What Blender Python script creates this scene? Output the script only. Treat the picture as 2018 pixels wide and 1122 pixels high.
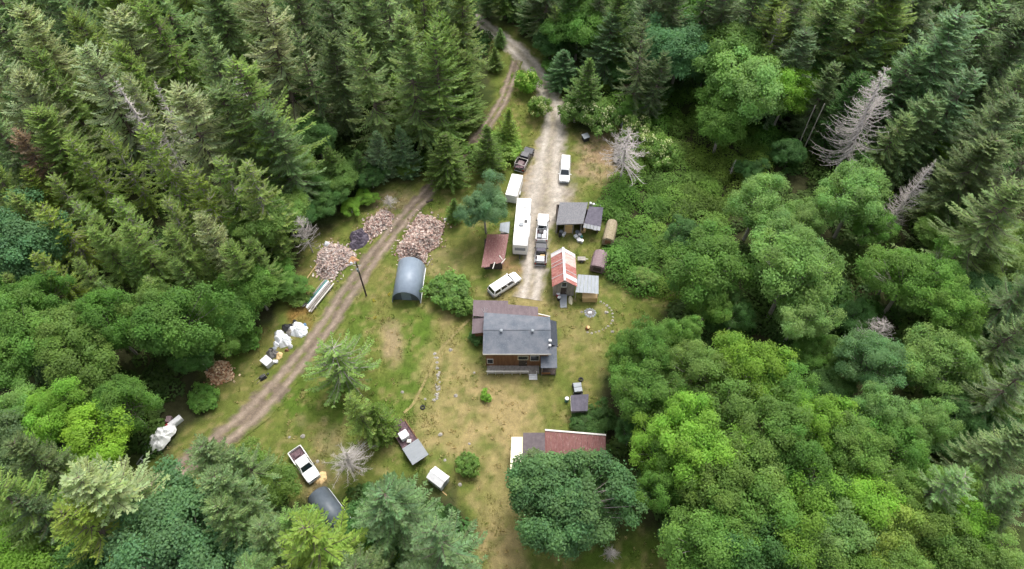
import bpy, math, random
import numpy as np
from mathutils import Matrix, Vector

for o in list(bpy.data.objects): bpy.data.objects.remove(o)
SC = bpy.context.scene
COL = SC.collection
PI = math.pi
R = math.radians

# ---------------------------------------------------------------- camera, sky, sun, exposure
FPX, CAMH, PITCH = 1345.0, 90.0, R(55)
SN, CS = math.sin(PITCH), math.cos(PITCH)
cam_d = bpy.data.cameras.new('camera')
cam_d.sensor_width = 36.0
cam_d.lens = 36.0 * FPX / 2018.0
cam_d.clip_start, cam_d.clip_end = 1.0, 2000.0
cam = bpy.data.objects.new('camera', cam_d)
COL.objects.link(cam)
cam.location = (0, 0, CAMH)
cam.rotation_euler = (R(90) - PITCH, 0, 0)
SC.camera = cam

SUN_EL, SUN_AZ = R(62), R(20)
world = bpy.data.worlds.new('World')
SC.world = world
world.use_nodes = True
wn = world.node_tree
bg = wn.nodes['Background']
sky = wn.nodes.new('ShaderNodeTexSky')
sky.sky_type = 'NISHITA'
sky.sun_disc = False
sky.sun_elevation = SUN_EL
sky.sun_rotation = SUN_AZ
sky.dust_density = 4.0
hs = wn.nodes.new('ShaderNodeHueSaturation')       # an overcast sky: the same dome, greyed by cloud
hs.inputs['Saturation'].default_value = 0.3
wn.links.new(sky.outputs[0], hs.inputs['Color'])
wn.links.new(hs.outputs[0], bg.inputs['Color'])
bg.inputs['Strength'].default_value = 0.15
sun_d = bpy.data.lights.new('sun', 'SUN')
sun_d.energy = 1.4
sun_d.angle = R(22)
sun_d.color = (1.0, 0.96, 0.9)
sun = bpy.data.objects.new('sun', sun_d)
COL.objects.link(sun)
sdir = Vector((math.sin(SUN_AZ) * math.cos(SUN_EL), math.cos(SUN_AZ) * math.cos(SUN_EL), math.sin(SUN_EL)))
sun.rotation_euler = sdir.to_track_quat('Z', 'Y').to_euler()
sun.location = (0, 0, 120)
SC.view_settings.view_transform = 'Standard'
SC.view_settings.look = 'None'
SC.view_settings.gamma = 1.0
SC.view_settings.use_curve_mapping = False
SC.view_settings.exposure = 1.1
SC.cycles.use_denoising = True
SC.cycles.max_bounces = 4
SC.cycles.diffuse_bounces = 3
SC.cycles.use_adaptive_sampling = True
SC.cycles.adaptive_threshold = 0.03
SC.cycles.transparent_max_bounces = 4

# ---------------------------------------------------------------- survey helpers: a plan position from a photo bearing at a known height
def U(px, py, z=0.0):
    u, v = (px - 1009.0) / FPX, (py - 561.0) / FPX
    t = (CAMH - z) / (SN + v * CS)
    return Vector((u * t, t * (CS - v * SN), z))
def to_px(x, y, z):
    d = y * CS - (z - CAMH) * SN
    up = y * SN + (z - CAMH) * CS
    return 1009 + FPX * x / d, 561 - FPX * up / d

def hash2(ix, iy, s):
    h = (ix.astype(np.int64) * 374761393 + iy.astype(np.int64) * 668265263 + s * 1442695041) & 0x7fffffff
    h = ((h ^ (h >> 13)) * 1274126177) & 0x7fffffff
    return ((h ^ (h >> 16)) & 0xffff) / 65535.0
def vnoise(x, y, s=0):
    x = np.asarray(x, float); y = np.asarray(y, float)
    ix, iy = np.floor(x), np.floor(y)
    fx, fy = x - ix, y - iy
    fx = fx * fx * (3 - 2 * fx); fy = fy * fy * (3 - 2 * fy)
    a, b = hash2(ix, iy, s), hash2(ix + 1, iy, s)
    c, d = hash2(ix, iy + 1, s), hash2(ix + 1, iy + 1, s)
    return (a * (1 - fx) + b * fx) * (1 - fy) + (c * (1 - fx) + d * fx) * fy
def fbm(x, y, s=0, o=4):
    t = 0; a = 0.5
    for k in range(o):
        t = t + a * vnoise(np.asarray(x) * 2 ** k, np.asarray(y) * 2 ** k, s + k * 17); a *= 0.5
    return t
def sstep(a, b, x):
    t = np.clip((x - a) / (b - a), 0, 1)
    return t * t * (3 - 2 * t)

# ---------------------------------------------------------------- object helpers
WM = {}
def thing(name, label, cat, loc=(0, 0, 0), rz=0.0, group=None):
    o = bpy.data.objects.new(name, None)
    COL.objects.link(o)
    o.empty_display_size = 0.2
    o.location = loc
    o.rotation_euler = (0, 0, rz)
    tag(o, label, cat, group)
    WM[o] = Matrix.Translation(Vector(loc)) @ Matrix.Rotation(rz, 4, 'Z')
    return o
def tag(o, label=None, cat=None, group=None, kind=None):
    if label: o['label'] = label
    if cat: o['category'] = cat
    if group: o['group'] = group
    if kind: o['kind'] = kind
    return o

def link_mesh(name, me, parent=None, wld=False):
    o = bpy.data.objects.new(name, me)
    COL.objects.link(o)
    if parent is not None:
        o.parent = parent
        if wld:
            o.matrix_parent_inverse = WM[parent].inverted()
            WM[o] = Matrix.Identity(4)
        else:
            WM[o] = WM[parent]
    else:
        WM[o] = Matrix.Identity(4)
    return o

class MB:
    def __init__(s): s.v = []; s.f = []
    def add(s, vs, fs):
        n = len(s.v); s.v += [tuple(p) for p in vs]; s.f += [tuple(i + n for i in f) for f in fs]; return s
    def box(s, x0, x1, y0, y1, z0, z1):
        return s.add([(x0,y0,z0),(x1,y0,z0),(x1,y1,z0),(x0,y1,z0),(x0,y0,z1),(x1,y0,z1),(x1,y1,z1),(x0,y1,z1)],
                     [(0,3,2,1),(4,5,6,7),(0,1,5,4),(1,2,6,5),(2,3,7,6),(3,0,4,7)])
    def hexa(s, b, t):                     # bottom ring of four, top ring of four
        return s.add(list(b) + list(t), [(0,3,2,1),(4,5,6,7),(0,1,5,4),(1,2,6,5),(2,3,7,6),(3,0,4,7)])
    def slab(s, pts, th):                  # four top corners, pushed down by th
        return s.hexa([(p[0], p[1], p[2] - th) for p in pts], pts)
    def pane(s, pts, th=0.02):             # four corners of a flat pane with thickness along its normal
        p = [Vector(q) for q in pts]
        n = (p[1] - p[0]).cross(p[3] - p[0]).normalized()
        return s.hexa([q - n * 0.01 for q in p], [q + n * th for q in p])
    def tube(s, p0, p1, r0, r1=None, n=8):
        p0, p1 = Vector(p0), Vector(p1); r1 = r0 if r1 is None else r1
        d = (p1 - p0).normalized()
        a = d.orthogonal().normalized(); b = d.cross(a)
        vs = []
        for p, r in ((p0, r0), (p1, r1)):
            for k in range(n):
                w = 2 * PI * k / n
                vs.append(p + a * math.cos(w) * r + b * math.sin(w) * r)
        fs = [(k, (k + 1) % n, n + (k + 1) % n, n + k) for k in range(n)]
        fs += [tuple(range(n - 1, -1, -1)), tuple(range(n, 2 * n))]
        return s.add(vs, fs)
    def loft(s, rings):
        n = len(rings[0]); vs = [p for r in rings for p in r]; fs = []
        for i in range(len(rings) - 1):
            for k in range(n):
                a, b = i * n + k, i * n + (k + 1) % n
                fs.append((a, b, b + n, a + n))
        fs.append(tuple(range(n - 1, -1, -1))); fs.append(tuple(range((len(rings) - 1) * n, len(rings) * n)))
        return s.add(vs, fs)
    def build(s, name, mat, parent=None, wld=False, smooth=False, bevel=0):
        me = bpy.data.meshes.new(name)
        me.from_pydata(s.v, [], s.f)
        me.materials.append(mat)
        import bmesh
        bm = bmesh.new(); bm.from_mesh(me)
        bmesh.ops.recalc_face_normals(bm, faces=bm.faces)
        if bevel:
            bmesh.ops.bevel(bm, geom=list(bm.edges), offset=bevel, segments=1, affect='EDGES', clamp_overlap=True)
        bm.to_mesh(me); bm.free()
        if smooth: me.polygons.foreach_set('use_smooth', [True] * len(me.polygons))
        return link_mesh(name, me, parent, wld)

def np_mesh(name, V, F, mat, col=None, smooth=False):
    V = np.asarray(V, np.float32); F = np.asarray(F, np.int32)
    k = F.shape[1]
    me = bpy.data.meshes.new(name)
    me.vertices.add(len(V)); me.vertices.foreach_set('co', V.ravel())
    me.loops.add(F.size); me.loops.foreach_set('vertex_index', F.ravel())
    me.polygons.add(len(F)); me.polygons.foreach_set('loop_start', np.arange(0, F.size, k, dtype=np.int32))
    me.polygons.foreach_set('loop_total', np.full(len(F), k, np.int32))
    if smooth: me.polygons.foreach_set('use_smooth', np.ones(len(F), bool))
    me.update(calc_edges=True)
    if col is not None:
        at = me.attributes.new('tint', 'FLOAT_COLOR', 'POINT')
        c = np.ones((len(V), 4), np.float32); c[:, :3] = col
        at.data.foreach_set('color', c.ravel())
    me.materials.append(mat)
    return me

# ---------------------------------------------------------------- materials
def nt(name):
    m = bpy.data.materials.new(name); m.use_nodes = True
    t = m.node_tree; b = t.nodes['Principled BSDF']
    return m, t, b
def mixc(t, fac, a, b, mode='MIX'):
    n = t.nodes.new('ShaderNodeMix'); n.data_type = 'RGBA'; n.blend_type = mode
    for sk, v in ((n.inputs[0], fac), (n.inputs[6], a), (n.inputs[7], b)):
        if hasattr(v, 'links'): t.links.new(v, sk)
        elif isinstance(v, (tuple, list)): sk.default_value = (*v[:3], 1)
        else: sk.default_value = v
    return n.outputs[2]
def noise(t, scale, detail=4, co=None, rough=0.6, stretch=None):
    n = t.nodes.new('ShaderNodeTexNoise'); n.inputs['Scale'].default_value = scale
    n.inputs['Detail'].default_value = detail; n.inputs['Roughness'].default_value = rough
    if co is not None:
        if stretch:
            mp = t.nodes.new('ShaderNodeMapping'); mp.inputs['Scale'].default_value = stretch
            t.links.new(co, mp.inputs['Vector']); co = mp.outputs[0]
        t.links.new(co, n.inputs['Vector'])
    return n.outputs[0]
def ramp(t, x, a, b):
    n = t.nodes.new('ShaderNodeMapRange'); n.inputs[1].default_value = a; n.inputs[2].default_value = b
    n.clamp = True
    t.links.new(x, n.inputs[0]); return n.outputs[0]
def coord(t, which='Object'):
    n = t.nodes.new('ShaderNodeTexCoord'); return n.outputs[which]
def bump(t, b, h, strength, dist=0.05):
    n = t.nodes.new('ShaderNodeBump'); n.inputs['Strength'].default_value = strength; n.inputs['Distance'].default_value = dist
    t.links.new(h, n.inputs['Height']); t.links.new(n.outputs[0], b.inputs['Normal'])
def surf(name, c1, c2, scale=3.0, rough=0.7, metal=0.0, lo=0.35, hi=0.65, stretch=None, c3=None, s3=12, bmp=0.3, spec=0.3):
    """two-tone weathered surface"""
    m, t, b = nt(name)
    co = coord(t)
    n1 = noise(t, scale, 6, co, 0.65, stretch)
    c = mixc(t, ramp(t, n1, lo, hi), c1, c2)
    if c3: c = mixc(t, ramp(t, noise(t, s3, 5, co, 0.7, stretch), 0.55, 0.72), c, c3)
    t.links.new(c, b.inputs['Base Color'])
    b.inputs['Roughness'].default_value = rough; b.inputs['Metallic'].default_value = metal
    b.inputs['Specular IOR Level'].default_value = spec
    if bmp: bump(t, b, n1, bmp)
    return m
def plain(name, c, rough=0.5, metal=0.0, coat=0.0, dirt=0.12):
    m, t, b = nt(name)
    f = ramp(t, noise(t, 1.7, 6, coord(t)), 0.35, 0.75)
    k = t.nodes.new('ShaderNodeMath'); k.operation = 'MULTIPLY'; k.inputs[1].default_value = dirt * 3
    t.links.new(f, k.inputs[0])
    t.links.new(mixc(t, k.outputs[0], c, tuple(x * 0.72 + 0.02 for x in c)), b.inputs['Base Color'])
    b.inputs['Roughness'].default_value = rough; b.inputs['Metallic'].default_value = metal
    b.inputs['Coat Weight'].default_value = coat
    return m

def foliage_mat():
    m, t, b = nt('foliage')
    oi = t.nodes.new('ShaderNodeObjectInfo')
    at = t.nodes.new('ShaderNodeAttribute'); at.attribute_name = 'tint'
    c = mixc(t, 1.0, oi.outputs['Color'], at.outputs['Color'], 'MULTIPLY')
    t.links.new(c, b.inputs['Base Color'])
    b.inputs['Roughness'].default_value = 0.6; b.inputs['Specular IOR Level'].default_value = 0.25
    tr = t.nodes.new('ShaderNodeBsdfTranslucent')
    t.links.new(mixc(t, 1.0, c, (1.25, 1.2, 0.6), 'MULTIPLY'), tr.inputs['Color'])
    mx = t.nodes.new('ShaderNodeMixShader'); mx.inputs[0].default_value = 0.47
    t.links.new(b.outputs[0], mx.inputs[1]); t.links.new(tr.outputs[0], mx.inputs[2])
    t.links.new(mx.outputs[0], t.nodes['Material Output'].inputs['Surface'])
    return m
def tint_mat(name, rough=0.9, sc=(0.9, 7.0), amt=0.45, bmp=0.6):
    """colour from the 'tint' attribute, broken up by grain"""
    m, t, b = nt(name)
    at = t.nodes.new('ShaderNodeAttribute'); at.attribute_name = 'tint'
    co = coord(t)
    n1, n2 = noise(t, sc[0], 8, co, 0.7), noise(t, sc[1], 6, co, 0.75)
    f = ramp(t, n1, 0.3, 0.7)
    c = mixc(t, f, tuple([1 - amt] * 3), tuple([1 + amt * 0.8] * 3))
    c2 = mixc(t, ramp(t, n2, 0.3, 0.7), (0.72, 0.74, 0.75), (1.28, 1.25, 1.2))
    c = mixc(t, 1.0, mixc(t, 1.0, at.outputs['Color'], c, 'MULTIPLY'), c2, 'MULTIPLY')
    t.links.new(c, b.inputs['Base Color']); b.inputs['Roughness'].default_value = rough
    b.inputs['Specular IOR Level'].default_value = 0.1
    if bmp: bump(t, b, n2, bmp, 0.1)
    return m

M = {}
M['leaf'] = foliage_mat()
M['ground'] = tint_mat('ground_cover', 0.95, amt=0.32)
M['track'] = tint_mat('track_dirt', 0.95, (1.3, 9.0), 0.3, 0.5)
M['piece'] = tint_mat('split_wood', 0.85, (2.0, 12.0), 0.15, 0.2)
M['bark'] = surf('bark', (0.09, 0.065, 0.05), (0.17, 0.14, 0.115), 4, 0.9, stretch=(1, 1, 0.2))
M['deadwood'] = surf('dead_wood', (0.32, 0.29, 0.27), (0.54, 0.49, 0.46), 5, 0.85, stretch=(1, 1, 0.3))
M['greybark'] = surf('grey_bark', (0.2, 0.18, 0.15), (0.36, 0.33, 0.29), 5, 0.85, stretch=(1, 1, 0.3))
M['shingle'] = surf('asphalt_shingle', (0.085, 0.1, 0.122), (0.145, 0.152, 0.172), 0.7, 0.9, c3=(0.185, 0.195, 0.21), s3=6, bmp=0.6)
M['shingle_shaded'] = surf('shaded_shingle', (0.035, 0.042, 0.055), (0.06, 0.066, 0.08), 4, 0.9)  # lean-to shingle, colour darkened to stand for the shade on its slope
M['shingle_garage'] = surf('old_shingle', (0.1, 0.1, 0.11), (0.19, 0.19, 0.2), 5, 0.9, c3=(0.26, 0.25, 0.25), s3=14, stretch=(2.0, 0.6, 1), bmp=0.6)
M['felt'] = surf('roofing_felt', (0.07, 0.066, 0.085), (0.11, 0.1, 0.125), 2, 0.85)
M['brownroof'] = surf('brown_metal_roof', (0.095, 0.07, 0.077), (0.135, 0.102, 0.11), 1.6, 0.6, c3=(0.16, 0.125, 0.13), s3=7, stretch=(1, 0.3, 1))
M['redroof'] = surf('red_metal_roof', (0.15, 0.055, 0.05), (0.22, 0.1, 0.09), 2.2, 0.55, c3=(0.36, 0.25, 0.23), s3=3, stretch=(2.5, 0.7, 1))
M['greymetal'] = surf('grey_corrugated', (0.19, 0.215, 0.24), (0.27, 0.295, 0.32), 2.5, 0.5, c3=(0.2, 0.18, 0.16), s3=8, stretch=(3, 0.4, 1))
M['arch'] = surf('shelter_fabric', (0.17, 0.21, 0.26), (0.21, 0.255, 0.31), 1.2, 0.4, bmp=0.1)
M['arch_dark'] = surf('dark_shelter_fabric', (0.07, 0.085, 0.105), (0.1, 0.12, 0.14), 1.2, 0.45, bmp=0.1)
M['cream'] = surf('cream_sheet', (0.66, 0.6, 0.42), (0.74, 0.69, 0.52), 1.5, 0.55, bmp=0.1)
M['boards'] = surf('brown_boards', (0.14, 0.066, 0.034), (0.23, 0.115, 0.058), 3, 0.75, stretch=(1, 1, 0.15))
M['greywood'] = surf('weathered_wood', (0.2, 0.18, 0.16), (0.34, 0.31, 0.28), 3, 0.85, stretch=(1, 1, 0.25))
M['darkwood'] = surf('dark_wood', (0.045, 0.035, 0.03), (0.09, 0.07, 0.06), 3, 0.85)
M['plywood'] = surf('plywood', (0.5, 0.34, 0.16), (0.6, 0.43, 0.22), 2, 0.75, stretch=(0.3, 2, 1))
M['trim'] = surf('pale_trim', (0.55, 0.52, 0.46), (0.66, 0.63, 0.58), 4, 0.7)
M['white'] = plain('white_paint', (0.7, 0.7, 0.69), 0.35, coat=0.2)
M['rvwhite'] = plain('white_fibreglass', (0.72, 0.71, 0.68), 0.45, dirt=0.08)
M['offwhite'] = surf('off_white_sheet', (0.5, 0.5, 0.51), (0.64, 0.64, 0.65), 2.5, 0.6, bmp=0.3)
M['tarp'] = surf('white_tarp', (0.6, 0.62, 0.65), (0.78, 0.79, 0.81), 2.2, 0.5, bmp=0.3)
M['purpletarp'] = surf('dark_tarp', (0.06, 0.05, 0.07), (0.11, 0.09, 0.115), 2, 0.55)
M['black'] = plain('black_paint', (0.012, 0.013, 0.018), 0.25, coat=0.5, dirt=0.05)
M['blackm'] = plain('black_plastic', (0.02, 0.02, 0.022), 0.6)
M['glass'] = plain('dark_glass', (0.01, 0.016, 0.022), 0.06, dirt=0.02)
M['glass'].node_tree.nodes['Principled BSDF'].inputs['Specular IOR Level'].default_value = 0.8
M['rubber'] = plain('tyre_rubber', (0.018, 0.018, 0.018), 0.85)
M['steel'] = plain('steel', (0.42, 0.43, 0.44), 0.35, 0.7)
M['rust'] = surf('rusty_steel', (0.14, 0.06, 0.035), (0.24, 0.12, 0.07), 5, 0.85)
M['red'] = plain('red_plastic', (0.35, 0.015, 0.035), 0.5)
M['grey'] = plain('grey_paint', (0.22, 0.24, 0.26), 0.5)
M['brown'] = surf('brown_rust_box', (0.22, 0.1, 0.045), (0.3, 0.15, 0.07), 3, 0.8)
M['purplebed'] = surf('truck_bed_load', (0.05, 0.03, 0.04), (0.16, 0.1, 0.11), 4, 0.8)
M['stone'] = surf('field_stone', (0.2, 0.185, 0.16), (0.36, 0.335, 0.3), 4, 0.9)
M['amber'] = plain('amber_lens', (0.6, 0.2, 0.03), 0.2)
M['redlens'] = plain('red_lens', (0.35, 0.02, 0.02), 0.2)
M['lens'] = plain('clear_lens', (0.6, 0.62, 0.62), 0.15)
M['mossy'] = surf('mossy_shell', (0.2, 0.16, 0.09), (0.32, 0.27, 0.2), 4, 0.85, c3=(0.12, 0.16, 0.03), s3=5)
M['mauve'] = surf('faded_mauve', (0.14, 0.09, 0.1), (0.22, 0.16, 0.165), 3, 0.7, c3=(0.3, 0.26, 0.25), s3=9, stretch=(3, 0.4, 1))
M['ash'] = surf('ash', (0.1, 0.095, 0.09), (0.2, 0.19, 0.18), 6, 0.95)
M['blue'] = plain('blue_plastic', (0.1, 0.2, 0.35), 0.5)
M['orange'] = surf('orange_soil_heap', (0.35, 0.19, 0.09), (0.45, 0.28, 0.15), 5, 0.95)
# ---------------------------------------------------------------- ground
def W2(pts): return np.array([(U(a, b).x, U(a, b).y) for a, b in pts])
CLEAR = W2([(975,40),(1015,60),(1060,100),(1095,170),(1110,250),(1165,265),(1222,250),(1225,330),(1185,372),(1170,420),(1205,440),(1190,500),
            (1200,560),(1260,575),(1325,585),(1310,640),(1240,680),(1185,740),(1180,810),(1140,850),(1110,900),(1075,1000),(1085,1090),
            (1250,1040),(1340,1060),(1320,1150),(930,1150),(945,1040),(900,960),(800,930),(700,960),(640,1000),(560,990),(545,900),(420,960),(290,1000),
            (240,950),(330,880),(420,820),(395,740),(455,690),(540,640),(585,560),(590,480),(690,420),(760,370),(840,350),(905,290),
            (960,230),(985,150),(960,60)])
def poly_sd(P, x, y):
    d = np.full(x.shape, 1e9); ins = np.zeros(x.shape, bool)
    n = len(P)
    for i in range(n):
        a, b = P[i], P[(i + 1) % n]
        e = b - a
        t = np.clip(((x - a[0]) * e[0] + (y - a[1]) * e[1]) / (e @ e), 0, 1)
        d = np.minimum(d, np.hypot(x - a[0] - t * e[0], y - a[1] - t * e[1]))
        c = (a[1] > y) != (b[1] > y)
        with np.errstate(divide='ignore', invalid='ignore'):
            ins ^= c & (x < (b[0] - a[0]) * (y - a[1]) / (b[1] - a[1] + 1e-12) + a[0])
    return np.where(ins, d, -d)
def gh(x, y):
    """ground height: nearly level in the yard, hummocky in the woods"""
    x = np.asarray(x, float); y = np.asarray(y, float)
    sd = poly_sd(CLEAR, np.atleast_1d(x), np.atleast_1d(y)).reshape(np.shape(x))
    w = sstep(0, -12, sd)
    return 0.10 * (fbm(x * 0.12, y * 0.12, 3, 2) - 0.37) + w * 2.2 * (fbm(x * 0.09, y * 0.09, 9) - 0.47)
GRN, OLV, STR, TAN = (0.09, 0.15, 0.022), (0.165, 0.168, 0.048), (0.345, 0.27, 0.13), (0.32, 0.24, 0.15)
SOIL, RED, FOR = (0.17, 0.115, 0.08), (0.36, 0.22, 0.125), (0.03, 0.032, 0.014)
BLOBS = [  # centre and half size as read off the survey photo, colour, strength
    (1000,620,130,60,OLV,.9),(950,800,170,110,STR,.75),(900,870,80,70,STR,.85),(1010,820,80,90,STR,.85),(990,960,80,140,STR,.7),(980,1080,60,60,STR,.95),
    (1140,690,60,50,STR,.45),(1110,640,50,30,STR,.35),(1030,575,60,45,STR,.7),(1210,610,110,40,OLV,.6),(1230,600,60,30,GRN,.5),(1280,600,60,40,GRN,.6),
    (1180,305,48,62,TAN,.95),(1190,300,30,35,RED,.25),(1045,360,20,40,RED,.8),(1010,520,35,18,RED,.8),(1085,380,70,60,TAN,.6),
    (1080,480,40,60,OLV,.8),(1150,520,45,40,OLV,.7),(770,670,28,50,TAN,.8),(745,560,35,60,OLV,.9),(750,610,40,30,OLV,.8),(715,640,28,70,GRN,.7),(825,640,34,100,GRN,.95),
    (790,780,70,50,GRN,.9),(620,800,90,70,GRN,.9),(560,800,40,40,GRN,.8),(620,850,40,40,OLV,.6),(595,830,14,16,TAN,.6),(640,830,10,14,TAN,.5),
    (880,640,30,40,OLV,.8),(880,680,14,80,STR,.5),(850,730,24,70,STR,.6),(905,500,40,60,OLV,.7),(880,520,30,30,TAN,.35),(930,660,20,60,GRN,.4),
    (630,470,50,50,OLV,.8),(600,540,35,50,OLV,.9),(590,610,30,40,(0.26,0.15,0.05),.8),(520,680,60,50,OLV,.8),(480,760,60,40,OLV,.7),(470,720,30,30,GRN,.6),
    (310,950,40,25,SOIL,.8),(260,930,40,40,GRN,.4),(620,940,40,50,SOIL,.7),(650,870,40,35,TAN,.45),(860,920,40,40,GRN,.8),(1090,800,40,60,OLV,.7),(1150,740,30,60,OLV,.8),
    (1200,1070,120,60,GRN,.9),(1060,280,18,60,OLV,.8),(1120,250,30,40,OLV,.8),(1005,250,20,70,OLV,.7),(930,300,20,40,TAN,.5),(770,395,50,25,TAN,.6),(1240,620,50,40,OLV,.6),
    (1210,380,20,40,TAN,.4),(880,960,60,30,OLV,.5),(560,560,40,50,(0.22,0.14,0.05),.5),(100,940,70,30,SOIL,.6)]
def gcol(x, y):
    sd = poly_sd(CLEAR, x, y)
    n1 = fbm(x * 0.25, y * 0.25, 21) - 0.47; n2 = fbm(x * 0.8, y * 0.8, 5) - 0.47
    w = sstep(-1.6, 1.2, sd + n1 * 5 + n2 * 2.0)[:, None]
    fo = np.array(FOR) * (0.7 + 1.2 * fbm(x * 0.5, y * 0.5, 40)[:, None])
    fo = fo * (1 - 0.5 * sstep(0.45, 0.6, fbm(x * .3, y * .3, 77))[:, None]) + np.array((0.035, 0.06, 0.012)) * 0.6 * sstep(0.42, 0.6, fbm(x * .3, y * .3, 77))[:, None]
    yard = np.array(GRN) * 0.5 + np.array(OLV) * 0.5
    c = np.repeat(yard[None, :], len(x), 0)
    px, py = to_px(x, y, 0.0)
    for (bx, by, rx, ry, col, k) in BLOBS:
        d = np.hypot((px - bx) / rx, (py - by) / ry) + n1 * 1.1 + n2 * 0.5
        a = ((k * 0.88 if col is STR else k) * sstep(1.25, 0.55, d))[:, None]
        c = c * (1 - a) + np.array(col) * a
    pt = sstep(0.5, 0.62, fbm(x * 0.55, y * 0.55, 61))[:, None] * 0.45
    c = c * (1 - pt) + np.array(OLV) * pt * 1.1
    pt = sstep(0.52, 0.64, fbm(x * 0.9, y * 0.9, 93))[:, None] * 0.4
    c = c * (1 - pt) + np.array(STR) * pt
    pt = sstep(0.53, 0.66, fbm(x * 0.7, y * 0.7, 113))[:, None] * 0.5
    c = c * (1 - pt) + np.array(GRN) * pt * 0.8
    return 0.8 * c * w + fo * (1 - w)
xs = np.concatenate([np.linspace(-420, -122, 16), np.arange(-120, -52, 1.5), np.arange(-52, 45, 0.45), np.arange(45, 121, 1.5), np.linspace(123, 420, 16)])
ys = np.concatenate([np.linspace(-150, 8, 14), np.arange(10, 112, 0.5), np.arange(112, 165, 1.5), np.linspace(168, 600, 20)])
X, Y = np.meshgrid(xs, ys); X = X.ravel(); Y = Y.ravel()
nx, ny = len(xs), len(ys)
ii = (np.arange(ny - 1)[:, None] * nx + np.arange(nx - 1)[None, :]).ravel()
F = np.stack([ii, ii + 1, ii + nx + 1, ii + nx], 1)
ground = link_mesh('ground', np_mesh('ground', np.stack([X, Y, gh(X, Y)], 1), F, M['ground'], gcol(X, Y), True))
tag(ground, 'dry and green grass yard with dark forest floor around it', kind='structure')

# ---------------------------------------------------------------- dirt tracks
def catmull(P, step=0.6):
    P = [Vector(p) for p in P]; P = [2 * P[0] - P[1]] + P + [2 * P[-1] - P[-2]]
    out = []
    for i in range(1, len(P) - 2):
        n = max(2, int((P[i + 1] - P[i]).length / step))
        for k in range(n):
            t = k / n
            out.append(0.5 * ((2 * P[i]) + (P[i + 1] - P[i - 1]) * t + (2 * P[i - 1] - 5 * P[i] + 4 * P[i + 1] - P[i + 2]) * t * t
                              + (3 * P[i] - P[i - 1] - 3 * P[i + 1] + P[i + 2]) * t ** 3))
    out.append(P[-2]); return out
TRACKS = []
def track(name, label, pts, c_rut, c_mid, lift, seed, ruts=0.42, mid=0.6, wk=1.0):
    """pts: px, py, half width in metres"""
    C = catmull([(U(a, b).x, U(a, b).y, w) for a, b, w in pts])
    A = np.array([tuple(p) for p in C]); A[:, 2] *= wk; TRACKS.append(A)
    d = np.gradient(A[:, :2], axis=0); d /= np.linalg.norm(d, axis=1)[:, None]
    nrm = np.stack([d[:, 1], -d[:, 0]], 1)
    us = np.linspace(-1, 1, 19)
    s = np.arange(len(A)) * 0.6
    Vx = []; 
    G = us[None, :] * np.ones((len(A), 1)); Sg = s[:, None] * np.ones((1, 19))
    wob = 1 + 0.22 * (fbm(Sg * 0.5, np.sign(G) * 5 + 10, seed) - 0.47) * 2 * np.abs(G) + 0.15 * (fbm(Sg * 1.6, np.sign(G) * 7 + 30, seed) - .47) * np.abs(G)
    off = G * A[:, 2][:, None] * wob
    x = A[:, 0][:, None] + nrm[:, 0][:, None] * off; y = A[:, 1][:, None] + nrm[:, 1][:, None] * off
    x = x.ravel(); y = y.ravel(); g = G.ravel(); sg = Sg.ravel()
    z = gh(x, y) + lift - 0.03 * np.exp(-((np.abs(g) - ruts) / 0.13) ** 2) + 0.0
    rut = np.exp(-((np.abs(g) - ruts + 0.12 * (fbm(sg * 0.12, g * 0 + 3, seed + 2) - .5)) / 0.2) ** 2)
    n = fbm(x * 1.2, y * 1.2, seed + 5); n3 = fbm(x * 0.3, y * 0.3, seed + 9)
    rut = np.clip(rut + (n - 0.47) * 0.9, 0, 1)[:, None]
    base = gcol(x, y)
    c = np.array(c_mid) * (1 - rut) + np.array(c_rut) * rut
    c = c * (0.75 + 0.55 * n3[:, None]) * (0.7 + 0.65 * fbm(x * 2.2, y * 2.2, seed + 19)[:, None])
    gm = (mid * np.exp(-(g / 0.16) ** 2) * sstep(0.42, 0.56, n))[:, None]
    c = c * (1 - gm) + base * gm
    e = sstep(0.55, 0.98, np.abs(g) + (n - 0.47) * 0.9)[:, None]
    c = c * (1 - e) + base * e
    nv = 19; m = len(A)
    ii = (np.arange(m - 1)[:, None] * nv + np.arange(nv - 1)[None, :]).ravel()
    o = link_mesh(name, np_mesh(name, np.stack([x, y, z], 1), np.stack([ii, ii + 1, ii + nv + 1, ii + nv], 1), M['track'], c, True))
    return tag(o, label, kind='structure')
GRAVEL, GRAV2 = (0.37, 0.335, 0.295), (0.27, 0.235, 0.195)
DIRT, DIRT2 = (0.245, 0.195, 0.155), (0.15, 0.117, 0.09)
track('gravel_driveway', 'pale gravel driveway from the woods past the white trailers to the house',
      [(905,15,2.0),(960,55,2.2),(1020,100,2.6),(1062,150,2.6),(1085,200,2.6),(1090,255,3.0),(1082,310,3.8),(1078,360,5.2),(1072,405,5.4),(1056,455,3.2),(1054,505,2.6),(1050,550,2.6),(1042,590,2.4)],
      GRAVEL, GRAV2, 0.07, 11, 0.38, 0.35)
track('dirt_track', 'rutted dirt track running down past the firewood piles',
      [(1018,120,1.6),(1006,160,1.7),(985,210,1.7),(945,268,1.7),(895,322,1.8),(838,385,1.9),(788,440,2.0),(738,505,2.2),(690,570,2.3),(645,640,2.3),(595,705,2.3),(545,765,2.6),(490,822,2.8),(430,870,2.4),(370,915,2.2),(310,955,2.0),(250,985,1.6)],
      DIRT, DIRT2, 0.075, 31, 0.42, 0.9, 0.86)
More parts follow.
